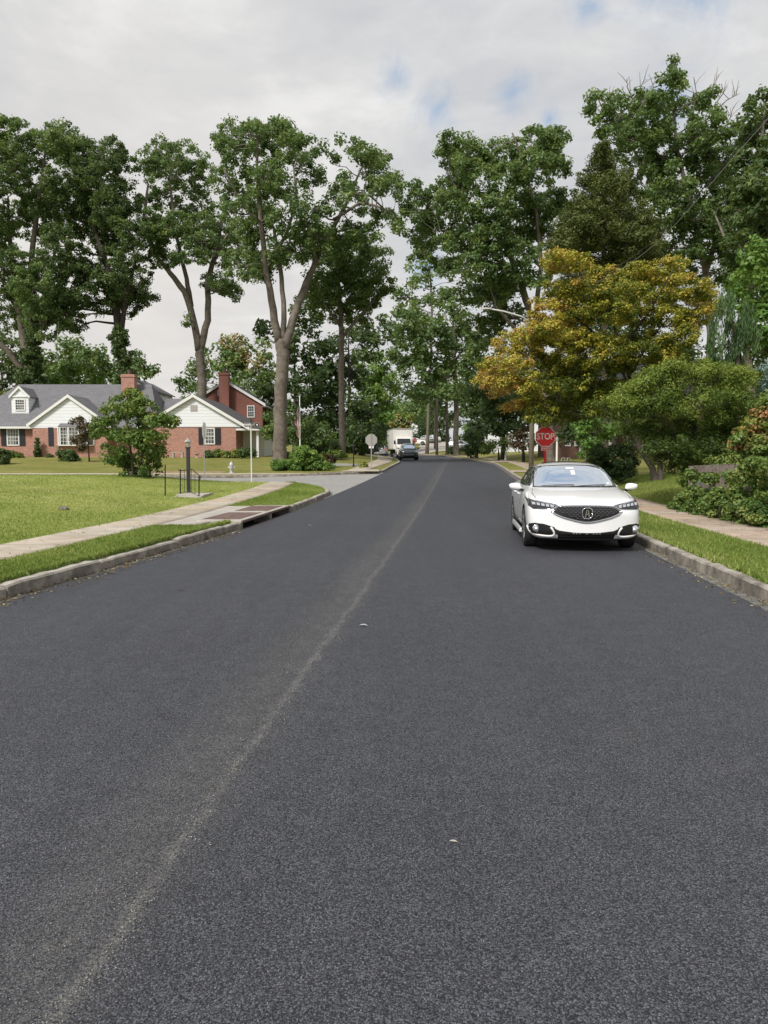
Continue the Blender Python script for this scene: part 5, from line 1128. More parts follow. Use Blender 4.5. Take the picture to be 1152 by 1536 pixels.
def railing():
    Y = 25.0; r = empty('iron_railing', (UX(275, Y), Y, G(UX(275, Y), Y)), 0, 'black iron handrail with thin balusters at a concrete step on the left lawn', 'railing')
    o = Vector(r.location)
    def p(u, v, yy): q = W(u, v, yy); return q-o
    def post(u, v0, v1, yy, rad=.02): mb = MB(); mb.tube([p(u, v0, yy), p(u, v1, yy)], rad, 8); mb.build('post', M['black_iron'], r)
    post(247.8, 748, 697, 24.6); post(270.5, 743, 704, 25.2); post(298.5, 748, 714, 24.4)
    mb = MB()
    mb.tube([p(267, 704.5, 25.2), p(270.5, 706, 25.2), p(288.5, 704, 25.2), p(294, 709, 24.8), p(299.5, 713.5, 24.4), p(301.5, 716.5, 24.35), p(299.8, 718.5, 24.4)], .014, 6); mb.build('handrail', M['black_iron'], r)
    mb = MB()
    for u, v0, v1, yy in ((276.6, 738, 704, 25.2), (282, 738, 704, 25.2), (287.3, 738, 704, 25.2), (292.5, 741, 707.5, 24.9)):
        mb.tube([p(u, v0, yy), p(u, v1, yy)], .008, 6)
    mb.tube([p(270.5, 738, 25.2), p(287, 738.5, 25.2), p(298.5, 744, 24.4)], .01, 6)
    mb.build('balusters', M['black_iron'], r)
railing()
mb = MB(); x0, x1 = UX(268, 25.4), UX(306, 25.4); zz = G(UX(288, 25.4), 25.4)
mb.box(-1*.45, .45, -.7, .7, -.15, .05); mb.box(-.45, .45, -1.0, -.703, -.15, .012)
o = mb.build('garden_step', M['concrete'], bevel=.012); o.location = (UX(291, 25.2), 25.3, zz); tag(o, 'worn concrete step at the foot of the iron railing', 'step')
def flagpole():
    Y = 52.0; x = UX(450.5, Y); z = G(x, Y); h = VZ(596, Y)-z; r = empty('flagpole', (x, Y, z), 0, 'white flagpole with limp striped flag behind the juniper mound', 'flagpole')
    mb = MB(); mb.tube([(0, 0, 0), (0, 0, h)], [.05, .032], 10); mb.build('pole', M['white'], r)
    mb = MB(); mb.lathe([(.0, -.06), (.05, -.03), (.06, 0), (.05, .03), (.0, .06)], (0, 0, h+.05), 10); mb.build('finial', M['sign_white'], r, smooth=True)
    # limp flag: folded cloth strip, spiral stripes
    rows_, cols_ = 26, 20; vs = []; 
    for i in range(rows_+1):
        t = i/rows_; zz = h-.55-2.1*t; wd2 = .04+.10*math.sin(math.pi*min(1, t*1.15)*.9)+.05*math.sin(t*17)
        for j in range(cols_+1):
            s_ = j/cols_; vs.append((-.03-wd2*(1-math.cos(s_*math.pi*.9))*.8+.02*math.sin(9*s_+6*t), -.05-.10*math.sin(s_*12+t*5)*(.3+s_), zz-.18*s_))
    mb = MB(); fs = []
    n = cols_+1
    for i in range(rows_):
        for j in range(cols_): fs.append((i*n+j, i*n+j+1, (i+1)*n+j+1, (i+1)*n+j))
    mb.add(vs, fs); k = 0
    for i in range(rows_):
        for j in range(cols_):
            if i < 8 and j < 8: mb.m[k] = 2
            else: mb.m[k] = ((j*13//cols_+i//3) % 2)
            k += 1
    mb.build('flag', [simple('flag_red', (.42, .14, .13), .8), simple('flag_white', (.68, .64, .60), .8), simple('flag_blue', (.20, .22, .30), .8)], r, smooth=True, recalc=False)
flagpole()
def hydrant():
    Y = 46.6; x = UX(347.6, Y); z = G(x, Y); r = empty('fire_hydrant', (x, Y, z), 0, 'silver grey fire hydrant on the far kerb of the side street', 'fire hydrant')
    mt_ = simple('hydrant_silver', (.50, .51, .50), .45, .35)
    mb = MB(); mb.lathe([(.17, -.05), (.17, .04), (.12, .05), (.11, .08), (.105, .42), (.12, .44), (.15, .45), (.15, .49), (.13, .50), (.125, .56), (.10, .63), (.05, .68), (.03, .69)], (0, 0, 0), 18); mb.build('barrel', mt_, r, smooth=False)
    mb = MB(); mb.lathe([(.03, .69), (.03, .74), (.02, .75)], (0, 0, 0), 5); mb.build('operating_nut', mt_, r)
    for s_ in (-1, 1):
        mb = MB(); mb.lathe([(.05, .09*s_), (.05, .15*s_), (.062, .152*s_), (.062, .19*s_), (.02, .195*s_), (.02, .22*s_)], (0, 0, .36), 10, 'x'); mb.build('hose_cap', mt_, r)
    mb = MB(); mb.lathe([(.07, -.09), (.07, -.16), (.085, -.162), (.085, -.20), (.025, -.205), (.025, -.24)], (0, 0, .34), 12, 'y'); mb.build('pumper_cap', mt_, r)
hydrant()
def garden_bench():
    Y = 62.9; x = UX(267.5, Y); z = G(x, Y)-.02; r = empty('stone_bench', (x, Y, z), 0, 'small pale stone bench against the brick wall left of the lamp post', 'bench')
    mb = MB(); mb.box(-.46, .46, -.18, .18, .40, .47); mb.build('seat', M['concrete'], r, bevel=.01)
    for s_ in (-1, 1):
        mb = MB(); mb.prism([(s_*.36-.09, 0), (s_*.36+.09, 0), (s_*.36+.06, .2), (s_*.36+.1, .40), (s_*.36-.1, .40), (s_*.36-.06, .2)], -.15, .15); mb.build('leg', M['concrete'], r)
garden_bench()
def birdbath():
    Y = 62.9; x = UX(296, Y); z = G(x, Y)-.02; mb = MB()
    mb.lathe([(.16, 0), (.15, .05), (.07, .08), (.06, .22), (.09, .26), (.26, .33), (.27, .36), (.24, .355), (.05, .30), (.0, .30)], (0, 0, 0), 18)
    o = mb.build('birdbath', M['concrete'], smooth=True); o.location = (x, Y, z); tag(o, 'low pale stone birdbath by the brick wall right of the lamp post', 'birdbath')
birdbath()
def lantern_post(u, Y, vt_, label, mat='black_iron', head=True):
    x = UX(u, Y); z = G(x, Y); h = VZ(vt_, Y)-z; r = empty('garden_lamp', (x, Y, z), 0, label, 'garden lamp')
    mb = MB(); mb.tube([(0, 0, -.1), (0, 0, h-.38)], [.045, .035], 8); mb.lathe([(.08, 0), (.07, .12), (.045, .16)], (0, 0, 0), 10); mb.build('post', M[mat], r)
    mb = MB(); mb.lathe([(.07, h-.38), (.12, h-.12), (.15, h-.11), (.05, h-.03), (.02, h)], (0, 0, 0), 6); mb.build('lantern', M['black_iron'] if head else M[mat], r)
lantern_post(530.5, 53, 667, 'thin black garden lantern post left of the grey sign back')
def white_post(u, Y, vt_, label, rad=.07):
    x = UX(u, Y); z = G(x, Y); h = VZ(vt_, Y)-z; r = empty('white_lamp_post', (x, Y, z), 0, label, 'post lamp')
    mb = MB(); mb.tube([(0, 0, -.1), (0, 0, .12), (0, 0, .14), (0, 0, .5), (0, 0, .52), (0, 0, h-.25)], [rad*1.3, rad*1.3, rad, rad, rad*.8, rad*.7], 12); mb.build('post', M['white'], r)
    mb = MB(); mb.lathe([(rad*.7, h-.25), (rad*1.1, h-.2), (rad*1.2, h-.05), (rad*.6, h)], (0, 0, 0), 10); mb.build('lamp_cap', M['sign_back'], r)
white_post(834.5, 46, 656, 'white lamp post with grey cap just right of the red STOP sign', .075)
white_post(758, 70, 661, 'small white lamp post on the lawn left of the wooden pole', .09)
def hose_rack():
    Y = 45.5; x = UX(838, Y); z = G(x, Y); mb = MB()
    for s_ in (0, .35): mb.tube([(s_, 0, 0), (s_+.1, .05, .45), (s_+.18, .1, .75), (s_+.3, .1, .78), (s_+.42, .05, .4), (s_+.5, 0, 0)], .018, 6)
    mb.tube([(.18, .1, .75), (.53, .1, .75)], .015, 6); o = mb.build('garden_hoop', M['steel']); o.location = (x, Y, z); tag(o, 'thin bent metal garden hoop beside the white lamp post', 'garden hoop')
hose_rack()
def old_fence():
    r = empty('wooden_fence', (7.9, 18.0, G(7.9, 18.0)), 0, 'weathered two rail board fence buried in creeper at the right', 'fence')
    o = Vector(r.location)
    def rail(u0, v0, u1, v1, y0, y1, h, nm='rail'):
        a = W(u0, v0, y0)-o; b = W(u1, v1, y1)-o; mb = MB(); n = 8; vs = []
        rr = random.Random(u0)
        for i in range(n+1):
            p = a.lerp(b, i/n); e = rr.gauss(0, .006)
            vs += [(p.x, p.y-.02, p.z-h/2+e), (p.x, p.y+.02, p.z-h/2+e), (p.x, p.y+.02, p.z+h/2+e*.6), (p.x, p.y-.02, p.z+h/2+e*.6)]
        fs = [(i*4+k, i*4+(k+1)%4, i*4+4+(k+1)%4, i*4+4+k) for i in range(n) for k in range(4)]+[(0, 1, 2, 3), (n*4+3, n*4+2, n*4+1, n*4)]
        mb.add(vs, fs); mb.build(nm, M['old_wood'], r)
    rail(1034, 704, 1084, 702.5, 19.0, 17.0, .17); rail(1084, 702, 1122, 704, 17.0, 16.0, .17)
    rail(1036, 728, 1086, 731, 19.1, 17.0, .17); rail(1086, 732, 1124, 738, 17.0, 16.0, .17)
    for u, Y in ((1037, 19.05), (1085, 17.05), (1124, 16.05)):
        x = UX(u, Y); z = G(x, Y); mb = MB(); mb.box(x-o.x-.04, x-o.x+.04, Y-o.y+.03, Y-o.y+.10, z-o.z-.1, VZ(699, Y)-o.z); mb.build('post', M['old_wood'], r)
    mb = MB(); p = W(1045.5, 729, 18.6)-o; mb.box(p.x-.04, p.x+.04, p.y-.06, p.y-.03, p.z-.11, p.z+.11); mb.build('marker_plate', simple('pale_plate', (.50, .60, .62), .4), r)
old_fence()
mb = MB(); bm = bmesh.new(); bmesh.ops.create_icosphere(bm, subdivisions=3, radius=1)
for v in bm.verts: v.co = Vector((v.co.x*.13, v.co.y*.10, max(-.03, v.co.z*.07)))*(1+.12*math.sin(v.co.x*7+v.co.y*5)+.06*math.sin(v.co.z*13))
me = bpy.data.meshes.new('lawn_rock'); bm.to_mesh(me); bm.free(); me.materials.append(M['stone']); o = bpy.data.objects.new('lawn_rock', me); COL.objects.link(o)
Yk = 18.6; o.location = (UX(94, Yk), Yk, G(UX(94, Yk), Yk)+.03); tag(o, 'single small dark stone lying on the near left lawn', 'rock')
def fallen_leaf(u, v, s_, label, col, curl=.5):
    Y = 1.55*FPX/(v-684)
    q = W(u, v, Y); n = 8; vs = []
    for i in range(n+1):
        t = i/n*2-1; w = .42*(1-abs(t)**2.2)+.02
        for sgn in (-1, 0, 1): vs.append((t*s_, sgn*w*s_, (abs(sgn)*.32*w+.35*(1-t*t)*curl)*s_+.012))
    mb = MB(); fs = [(i*3+k, i*3+k+1, i*3+4+k, i*3+3+k) for i in range(n) for k in range(2)]; mb.add(vs, fs)
    o = mb.build('fallen_leaf', simple('leaf_'+str(u), col, .6), smooth=True, recalc=False); o.location = (q.x, q.y, G(q.x, q.y)+.004); o.rotation_euler = (0, 0, random.uniform(-.4, .4)); tag(o, label, 'leaf', 'fallen leaves on the road')
fallen_leaf(545, 944, .042, 'curled silvery leaf lying mid road on the fresh asphalt', (.50, .50, .50))
fallen_leaf(680, 1287, .017, 'tiny pale leaf scrap on the near asphalt, lower middle', (.45, .40, .33), .2)
fallen_leaf(464, 790, .05, 'small white scrap of leaf on the road off the storm drain', (.6, .58, .52), .2)
fallen_leaf(168, 862, .05, 'brown leaf scrap near the left kerb foot', (.22, .13, .08), .2)
fallen_leaf(273, 888, .04, 'dark leaf scrap on the asphalt left of the joint line', (.10, .07, .05), .2)
# ================================================================== VEHICLES
def car_shell(tab, bow, paint, wheels, wr, name='body', squash=1.0):
    """half cross-sections lofted along the length, mirrored, subdivided; wheel arches cut out."""
    vs = []; n = 10
    Lc = tab[-1][0]
    for (s, zb, w, zm, zs, wg, zg, wt, zr, zt) in tab:
        pts = [(0, zb), (w*.80, zb), (w*.965, zb+.05), (w, zm), (w*.985, zs), (wg, zg), ((wg+wt)/2+.015, (zg+zr)/2), (wt, zr), (wt*.55, zt-.012), (0, zt)]
        ring = pts+[(-x, z) for x, z in pts[-2:0:-1]]
        b = bow*max(0, 1-s/1.1)**1.5; br = .10*max(0, 1-(Lc-s)/.9)**1.3
        for x, z in ring:
            q = (abs(x)/.93)
            vs.append((x, s+b*q**2.6-br*q**2.4-Lc/2, z))
    k = 18; ns = len(tab); fs = [(i*k+j, i*k+(j+1)%k, (i+1)*k+(j+1)%k, (i+1)*k+j) for i in range(ns-1) for j in range(k)]
    # caps as quads strips
    for base, rev in ((0, False), ((ns-1)*k, True)):
        s0 = tab[0 if base == 0 else -1][0]; b0 = bow*max(0, 1-s0/1.1)**1.5; br0 = .10*max(0, 1-(Lc-s0)/.9)**1.3
        grid = []
        for j in range(1, 9):
            xj, zj = vs[base+j][0], vs[base+j][2]; row = [base+j]
            for f_ in (.66, .33, 0, -.33, -.66):
                q = abs(xj*f_)/.93; vs.append((xj*f_, s0+b0*q**2.6-br0*q**2.4-Lc/2, zj)); row.append(len(vs)-1)
            row.append(base+k-j); grid.append(row)
        for r0, r1 in zip(grid, grid[1:]):
            for i in range(6):
                q = (r0[i], r1[i], r1[i+1], r0[i+1]); fs.append(q if rev else q[::-1])
        for i in range(6):
            q = (base, grid[0][i], grid[0][i+1]); fs.append(q if rev else q[::-1])
            q = (base+9, grid[-1][i+1], grid[-1][i]); fs.append(q if rev else q[::-1])
    mb = MB(); mb.add(vs, fs); o = mb.build(name, [paint, M['void']], smooth=True)
    sb = o.modifiers.new('s', 'SUBSURF'); sb.levels = sb.render_levels = 2
    for (yw) in wheels:
        for sx in (-1, 1):
            mb = MB(); mb.lathe([(wr+.055, -.22), (wr+.055, .25)], (sx*.86, yw-Lc/2, wr), 32, 'x')
            c = mb.build('cut', [M['void']]); c.data.materials.clear(); c.data.materials.append(M['void'])
            bo = o.modifiers.new('b', 'BOOLEAN'); bo.operation = 'DIFFERENCE'; bo.solver = 'EXACT'; bo.object = c
            if hasattr(bo, 'material_mode'): bo.material_mode = 'TRANSFER'
    bpy.context.view_layer.update()
    dg = bpy.context.evaluated_depsgraph_get(); me = bpy.data.meshes.new_from_object(o.evaluated_get(dg))
    cut = [m_.object for m_ in o.modifiers if m_.type == 'BOOLEAN']
    o.modifiers.clear(); o.data = me
    for c in cut: bpy.data.objects.remove(c)
    me.polygons.foreach_set('use_smooth', [True]*len(me.polygons))
    try: me.set_sharp_from_angle(angle=R_(42))
    except Exception: pass
    bm = bmesh.new(); bm.from_mesh(me); bvh = BVHTree.FromBMesh(bm); bm.free()
    return o, bvh
def proj(bvh, a, b, axis, off, sgn=1):
    """axis 'f': from the front (x,z); 'r': rear; 's': side (y,z), sgn = which side; 't': top (x,y)"""
    if axis == 'f': o_, d = Vector((a, -8, b)), Vector((0, 1, 0))
    elif axis == 'r': o_, d = Vector((a, 8, b)), Vector((0, -1, 0))
    elif axis == 's': o_, d = Vector((sgn*4, a, b)), Vector((-sgn, 0, 0))
    else: o_, d = Vector((a, b, 4)), Vector((0, 0, -1))
    h = bvh.ray_cast(o_, d)
    if h[0] is None: return None
    n = h[1]
    if n.dot(d) > 0: n = -n
    return h[0]+n*off
def patch(bvh, poly, axis, off, name, mat, parent, sgn=1, res=.045, thick=.004):
    bm = bmesh.new(); vs = [bm.verts.new((a, b, 0)) for a, b in poly]; f = bm.faces.new(vs)
    bmesh.ops.triangulate(bm, faces=[f])
    for _ in range(7):
        es = [e for e in bm.edges if e.calc_length() > res]
        if not es: break
        bmesh.ops.subdivide_edges(bm, edges=es, cuts=1); bmesh.ops.triangulate(bm, faces=[f for f in bm.faces if len(f.verts) > 3])
    bad = []
    for v in bm.verts:
        p = proj(bvh, v.co.x, v.co.y, axis, off, sgn)
        if p is None: bad.append(v)
        else: v.co = p
    bmesh.ops.delete(bm, geom=bad, context='VERTS')
    bmesh.ops.recalc_face_normals(bm, faces=bm.faces)
    me = bpy.data.meshes.new(name); bm.to_mesh(me); bm.free(); me.materials.append(mat)
    me.polygons.foreach_set('use_smooth', [True]*len(me.polygons))
    o = bpy.data.objects.new(name, me); COL.objects.link(o); o.parent = parent
    # orientation towards outside
    d = {'f': Vector((0, -1, 0)), 'r': Vector((0, 1, 0)), 's': Vector((sgn, 0, 0)), 't': Vector((0, 0, 1))}[axis]
    if sum((p.normal.dot(d) for p in me.polygons)) < 0: me.flip_normals()
    return o
def trim(bvh, line, axis, off, rad, name, mat, parent, sgn=1, closed=False, n=6):
    if closed: line = line+[line[0]]
    pts = []
    for (a, b), (c, d) in zip(line, line[1:]):
        m_ = max(1, int(math.hypot(c-a, d-b)/.04))
        for i in range(m_): t = i/m_; pts.append(proj(bvh, a+(c-a)*t, b+(d-b)*t, axis, off, sgn))
    pts.append(proj(bvh, *line[-1], axis, off, sgn)); pts = [p for p in pts if p is not None]
    for _ in range(3):
        pts = [pts[0]]+[(a_+b_*2+c_)/4 for a_, b_, c_ in zip(pts, pts[1:], pts[2:])]+[pts[-1]]
    mb = MB(); mb.tube(pts, rad, n); return mb.build(name, mat, parent, smooth=True)
def wheel(x, y, r, wdt, parent, spokes=5, sgn=1):
    t = MB(); h = wdt/2
    t.lathe([(r*.66, -h*.8), (r*.9, -h), (r*.975, -h*.85), (r, -h*.55), (r, h*.55), (r*.975, h*.85), (r*.9, h), (r*.66, h*.8)], (0, 0, 0), 40, 'x')
    w = t.build('wheel', M['tyre'], parent, smooth=True); w.location = (x, y, r)
    t = MB(); t.lathe([(r*.68, -.02), (r*.68, h*.86), (r*.64, h*.9), (r*.60, h*.55), (r*.15, h*.45)], (0, 0, 0), 40, 'x')
    for i in range(spokes*2):
        a = 2*math.pi*(i//2)/spokes+(.17 if i % 2 else -.17)
        c, s_ = math.cos(a), math.sin(a); c2, s2 = math.cos(a+(.10 if i % 2 else -.10)), math.sin(a+(.10 if i % 2 else -.10))
        t.tube([(h*.72, .12*r*c, .12*r*s_), (h*.88, .64*r*c2, .64*r*s2)], [r*.06, r*.045], 6)
    t.lathe([(r*.13, h*.5), (r*.12, h*.8), (r*.02, h*.82)], (0, 0, 0), 14, 'x')
    rim = t.build('rim', M['rim'], w)
    t = MB(); t.lathe([(r*.60, h*.30), (r*.1, h*.3)], (0, 0, 0), 30, 'x'); t.build('brake_disc', M['void'], w)
    if sgn < 0: w.rotation_euler = (0, 0, math.pi)
    return w
def mirror_pair(x, y, z, paint, parent, s_=1.0):
    for sg in (-1, 1):
        bm = bmesh.new(); bmesh.ops.create_uvsphere(bm, u_segments=16, v_segments=10, radius=1)
        for v in bm.verts:
            c = v.co; c.x = math.copysign(abs(c.x)**.6, c.x)*.108; c.z = math.copysign(abs(c.z)**.62, c.z)*.062; c.y = c.y*.085
            c.z -= .03*max(0, -c.x*sg/.1)*0; c.x += sg*.012*(c.z/.06)
            if c.y > .02: c.y = .02+(c.y-.02)*.25
            if c.z > 0: c.z *= 1-.25*max(0, c.x*sg/.115)
            v.co = c*s_+Vector((sg*(x+.12*s_), y, z))
        me = bpy.data.meshes.new('wing_mirror'); bm.to_mesh(me); bm.free(); me.materials.append(paint); me.polygons.foreach_set('use_smooth', [True]*len(me.polygons))
        o = bpy.data.objects.new('wing_mirror', me); COL.objects.link(o); o.parent = parent
        mb = MB(); mb.tube([(sg*(x-.06), y+.03, z-.09*s_), (sg*(x+.06*s_), y, z-.055*s_)], [.03, .025], 6)
        mb.lathe([(.02, -.0), (.02, .01)], (sg*(x+.1*s_), y, z-.07*s_), 6); mb.build('mirror_foot', M['black_plastic'], o)

# s, zb, w, zmid, zshoulder, wg, zg, wt, zr, zt
SEDAN = [(0.00, .30, .70, .42, .55, .60, .60, .40, .615, .62), (.03, .23, .80, .42, .62, .72, .67, .48, .685, .69), (.09, .20, .86, .45, .69, .79, .735, .56, .755, .765), (.20, .19, .90, .50, .74, .82, .79, .62, .81, .82), (.42, .19, .918, .54, .79, .82, .845, .64, .868, .875), (.80, .19, .925, .56, .86, .80, .905, .62, .935, .95), (1.15, .19, .925, .56, .90, .79, .950, .62, .985, .995),
         (1.36, .19, .925, .56, .92, .785, .965, .66, 1.005, 1.02), (1.60, .19, .925, .56, .93, .78, .975, .63, 1.12, 1.16), (1.95, .19, .925, .56, .94, .775, .985, .635, 1.285, 1.335), (2.2, .19, .925, .56, .945, .79, .99, .625, 1.35, 1.405), (2.6, .19, .925, .56, .95, .79, .995, .62, 1.375, 1.44), (3.0, .19, .925, .56, .955, .79, 1.0, .62, 1.37, 1.435), (3.4, .19, .925, .57, .965, .79, 1.01, .61, 1.335, 1.395), (3.75, .19, .925, .58, .97, .77, 1.015, .58, 1.24, 1.29), (4.1, .20, .92, .60, .975, .76, 1.02, .60, 1.10, 1.13), (4.35, .21, .915, .62, .975, .76, 1.02, .58, 1.06, 1.075), (4.62, .23, .89, .64, .96, .76, 1.0, .56, 1.04, 1.05), (4.78, .28, .84, .64, .90, .74, .94, .5, .98, .99), (4.84, .38, .76, .62, .82, .66, .86, .4, .88, .89)]
SUV = [(0.00, .35, .66, .50, .66, .56, .72, .4, .74, .75), (.04, .26, .78, .50, .74, .70, .80, .5, .825, .84), (.12, .23, .85, .52, .82, .78, .88, .58, .91, .92), (.3, .22, .90, .58, .90, .81, .96, .64, .99, 1.0), (.7, .22, .915, .62, .97, .80, 1.03, .64, 1.06, 1.075), (1.05, .22, .92, .62, 1.01, .79, 1.07, .66, 1.10, 1.115),
       (1.3, .22, .92, .62, 1.02, .785, 1.08, .66, 1.22, 1.26), (1.65, .22, .92, .62, 1.03, .78, 1.09, .62, 1.44, 1.49), (2.0, .22, .92, .62, 1.04, .78, 1.09, .60, 1.57, 1.63), (2.6, .22, .92, .62, 1.04, .78, 1.09, .60, 1.60, 1.67), (3.4, .22, .92, .62, 1.05, .78, 1.10, .60, 1.58, 1.65), (3.9, .23, .92, .62, 1.06, .78, 1.11, .60, 1.52, 1.59), (4.25, .25, .91, .64, 1.04, .77, 1.09, .60, 1.38, 1.45), (4.42, .28, .87, .64, 1.0, .75, 1.05, .58, 1.15, 1.20), (4.5, .38, .80, .64, .95, .70, 1.0, .5, 1.03, 1.05)]
def finish_car(r, tab, bow, paint, wheels, wr, detail='hi', kind='sedan'):
    body, bvh = car_shell(tab, bow, paint, wheels, wr); body.parent = r
    Lc = tab[-1][0]; h = Lc/2
    for i, yw in enumerate(wheels):
        for sg in (-1, 1): wheel(sg*.81, yw-h, wr, .225, r, 5, sg)
    mb = MB(); mb.box(-.72, .72, wheels[0]-h+.1, wheels[1]-h-.1, .14, .30); mb.box(-.6, .6, .5-h, Lc-.5-h, .17, .28); mb.build('underbody', M['void'], r)
    return body, bvh, h

def white_sedan():
    ang = math.atan(.10)
    r = empty('white_sedan', (3.46, 14.52, float(P(14.5))+.008), -ang, 'white four door sedan with black honeycomb grille, parked at the right kerb', 'car')
    paint = M['car_white']
    body, bvh, h = finish_car(r, SEDAN, .25, paint, (.96, 3.735), .335)
    def mir(poly): return [(-a, b) for a, b in poly][::-1]
    # glass
    ws = [(-.72, .995), (-.35, .998), (0, 1.0), (.35, .998), (.72, .995), (.69, 1.10), (.635, 1.27), (.605, 1.335), (.3, 1.362), (0, 1.370), (-.3, 1.362), (-.605, 1.335), (-.635, 1.27), (-.69, 1.10)]
    g = patch(bvh, ws, 'f', .006, 'windshield', M['glass'], r)
    trim(bvh, ws, 'f', .006, .010, 'windshield_seal', M['black_plastic'], g, closed=True)
    rw = [(-.66, 1.07), (.66, 1.07), (.57, 1.33), (0, 1.37), (-.57, 1.33)]
    patch(bvh, rw, 'r', .006, 'rear_window', M['glass_dark'], r)
    # interior hints: inspection stickers on the glass
    mb = MB()
    for sg in (-1, 1):
        fr = [(1.62-h, 1.005), (2.42-h, .995), (2.42-h, 1.335), (2.15-h, 1.315), (1.85-h, 1.19)]
        rr = [(2.49-h, .997), (3.15-h, 1.01), (3.30-h, 1.23), (3.10-h, 1.325), (2.49-h, 1.338)]
        qr = [(3.2-h, 1.03), (3.72-h, 1.055), (3.52-h, 1.16), (3.36-h, 1.22)]
        for i, pl in enumerate((fr, rr, qr)):
            w_ = patch(bvh, pl, 's', .005, 'side_window', M['glass_dark'], r, sg)
        top = [(1.55-h, .995), (1.83-h, 1.20), (2.14-h, 1.33), (2.5-h, 1.352), (3.10-h, 1.34), (3.5-h, 1.20), (3.80-h, 1.06)]
        trim(bvh, top, 's', .004, .009, 'window_trim', M['chrome'], r, sg)
        # door seams + handles
        for ln in ([(1.55-h, .985), (1.50-h, .80), (1.50-h, .36)], [(2.46-h, .985), (2.46-h, .60), (2.44-h, .36)], [(3.2-h, .985), (3.30-h, .80), (3.16-h, .55), (3.02-h, .36)], [(1.50-h, .36), (2.44-h, .34), (3.02-h, .36)]):
            trim(bvh, ln, 's', -.002, .005, 'door_seam', M['void'], r, sg, n=4)
        for yy in (2.28, 3.08):
            p = proj(bvh, yy-h, .84, 's', .02, sg)
            if p: mb2 = MB(); mb2.tube([p+Vector((-.01*sg, -.09, 0)), p, p+Vector((-.01*sg, .09, 0))], .014, 8); mb2.build('door_handle', paint, r, smooth=True)
        mb2 = MB(); mb2.prism([(sg*.90, .19), (sg*.955, .195), (sg*.95, .26), (sg*.905, .27)], 1.38-h, 3.3-h); mb2.build('side_skirt', paint, r, bevel=.01)
    # sunroof
    patch(bvh, [(-.46, 2.5-h), (.46, 2.5-h), (.46, 2.75-h), (.38, 3.1-h), (-.38, 3.1-h), (-.46, 2.75-h)], 't', .012, 'sunroof', M['glass_dark'], r)
    # hood seam & crease
    for sg in (-1, 1):
        trim(bvh, [(sg*.74, 1.28-h), (sg*.79, .9-h), (sg*.76, .45-h)], 't', -.001, .005, 'hood_seam', M['void'], r, n=4)
        hl = [(sg*.89, .885), (sg*.84, .872), (sg*.70, .842), (sg*.52, .812), (sg*.40, .785), (sg*.47, .745), (sg*.58, .728), (sg*.82, .728), (sg*.885, .775)]
        hl = [(a, b-.045) for a, b in hl]
        lamp = patch(bvh, hl if sg > 0 else hl[::-1], 'f', .006, 'headlight', M['lamp_dark'], r, res=.03)
        trim(bvh, hl, 'f', .008, .005, 'headlight_rim', M['chrome'], lamp, closed=True, n=5)
        for i in range(5):
            a = .53+i*.068; b = .775-.045+i*.009
            q = [(sg*(a-.024), b-.020), (sg*(a+.024), b-.016), (sg*(a+.030), b+.022), (sg*(a-.020), b+.014)]
            patch(bvh, q if sg > 0 else q[::-1], 'f', .012, 'lamp_cell', M['lamp_clear'], lamp, res=.03)
        trim(bvh, [(sg*.47, .73), (sg*.60, .768), (sg*.74, .793), (sg*.86, .818)], 'f', .012, .006, 'running_light', M['lamp_clear'], lamp, n=5)
        # fog lamp pocket with bright L-shaped surround
        fp = [(sg*.875, .44), (sg*.80, .462), (sg*.66, .452), (sg*.50, .405), (sg*.44, .30), (sg*.60, .262), (sg*.80, .272), (sg*.87, .30), (sg*.89, .37)]
        pk = patch(bvh, fp if sg > 0 else fp[::-1], 'f', .004, 'fog_pocket', M['black_plastic'], r, res=.035)
        trim(bvh, [(sg*.89, .40), (sg*.875, .31), (sg*.80, .275), (sg*.60, .255), (sg*.46, .262), (sg*.49, .33), (sg*.555, .405)], 'f', .006, .019, 'fog_surround', paint if False else M['sign_white'], pk)
        c = proj(bvh, sg*.775, .375, 'f', .0)
        if c:
            m2 = MB(); m2.lathe([(.062, .02), (.062, -.018), (.052, -.024)], tuple(c), 20, 'y'); fl = m2.build('fog_lamp', M['chrome'], pk, smooth=True)
            m2 = MB(); m2.lathe([(.048, -.020), (.046, -.030), (.0, -.036)], tuple(c), 20, 'y'); m2.build('lens', M['lamp_clear'], fl, smooth=True)
    # grille
    gp = [(-.46, .732), (-.20, .740), (0, .743), (.20, .740), (.46, .732), (.555, .660), (.565, .642), (.37, .560), (.14, .500), (0, .478), (-.14, .500), (-.37, .560), (-.565, .642), (-.555, .660)]
    gr = patch(bvh, gp, 'f', .005, 'grille', simple('grille_black', (.008, .008, .009), .8), r, res=.035)
    trim(bvh, gp, 'f', .010, .011, 'grille_frame', M['chrome'], gr, closed=True)
    gp2 = [(a*.955, .62+(b-.62)*.9) for a, b in gp]
    trim(bvh, gp2, 'f', .010, .004, 'grille_inner_frame', M['chrome'], gr, closed=True, n=5)
    # honeycomb facets: rows of short bright bars inside the pentagon
    def inside(a, b):
        a = abs(a)
        if b > .715: return False
        lo = .508+a*.285
        return a < .50 and b > lo and b < .72-(a-.42)*.9
    mb = MB(); row = 0
    z = .50
    while z < .72:
        x = -.6+(.0325 if row % 2 else 0)
        while x < .6:
            if inside(x, z) and (x*x/.0072+(z-.625)**2/.0072) > 1:
                p0 = proj(bvh, x-.020, z, 'f', .012); p1 = proj(bvh, x, z+.007, 'f', .018); p2 = proj(bvh, x+.020, z, 'f', .012)
                if p0 and p1 and p2: mb.tube([p0, p1, p2], .0045, 4)
            x += .065
        z += .026; row += 1
    mb.build('mesh_bars', simple('grille_bars', (.22, .22, .23), .35, .6), gr)
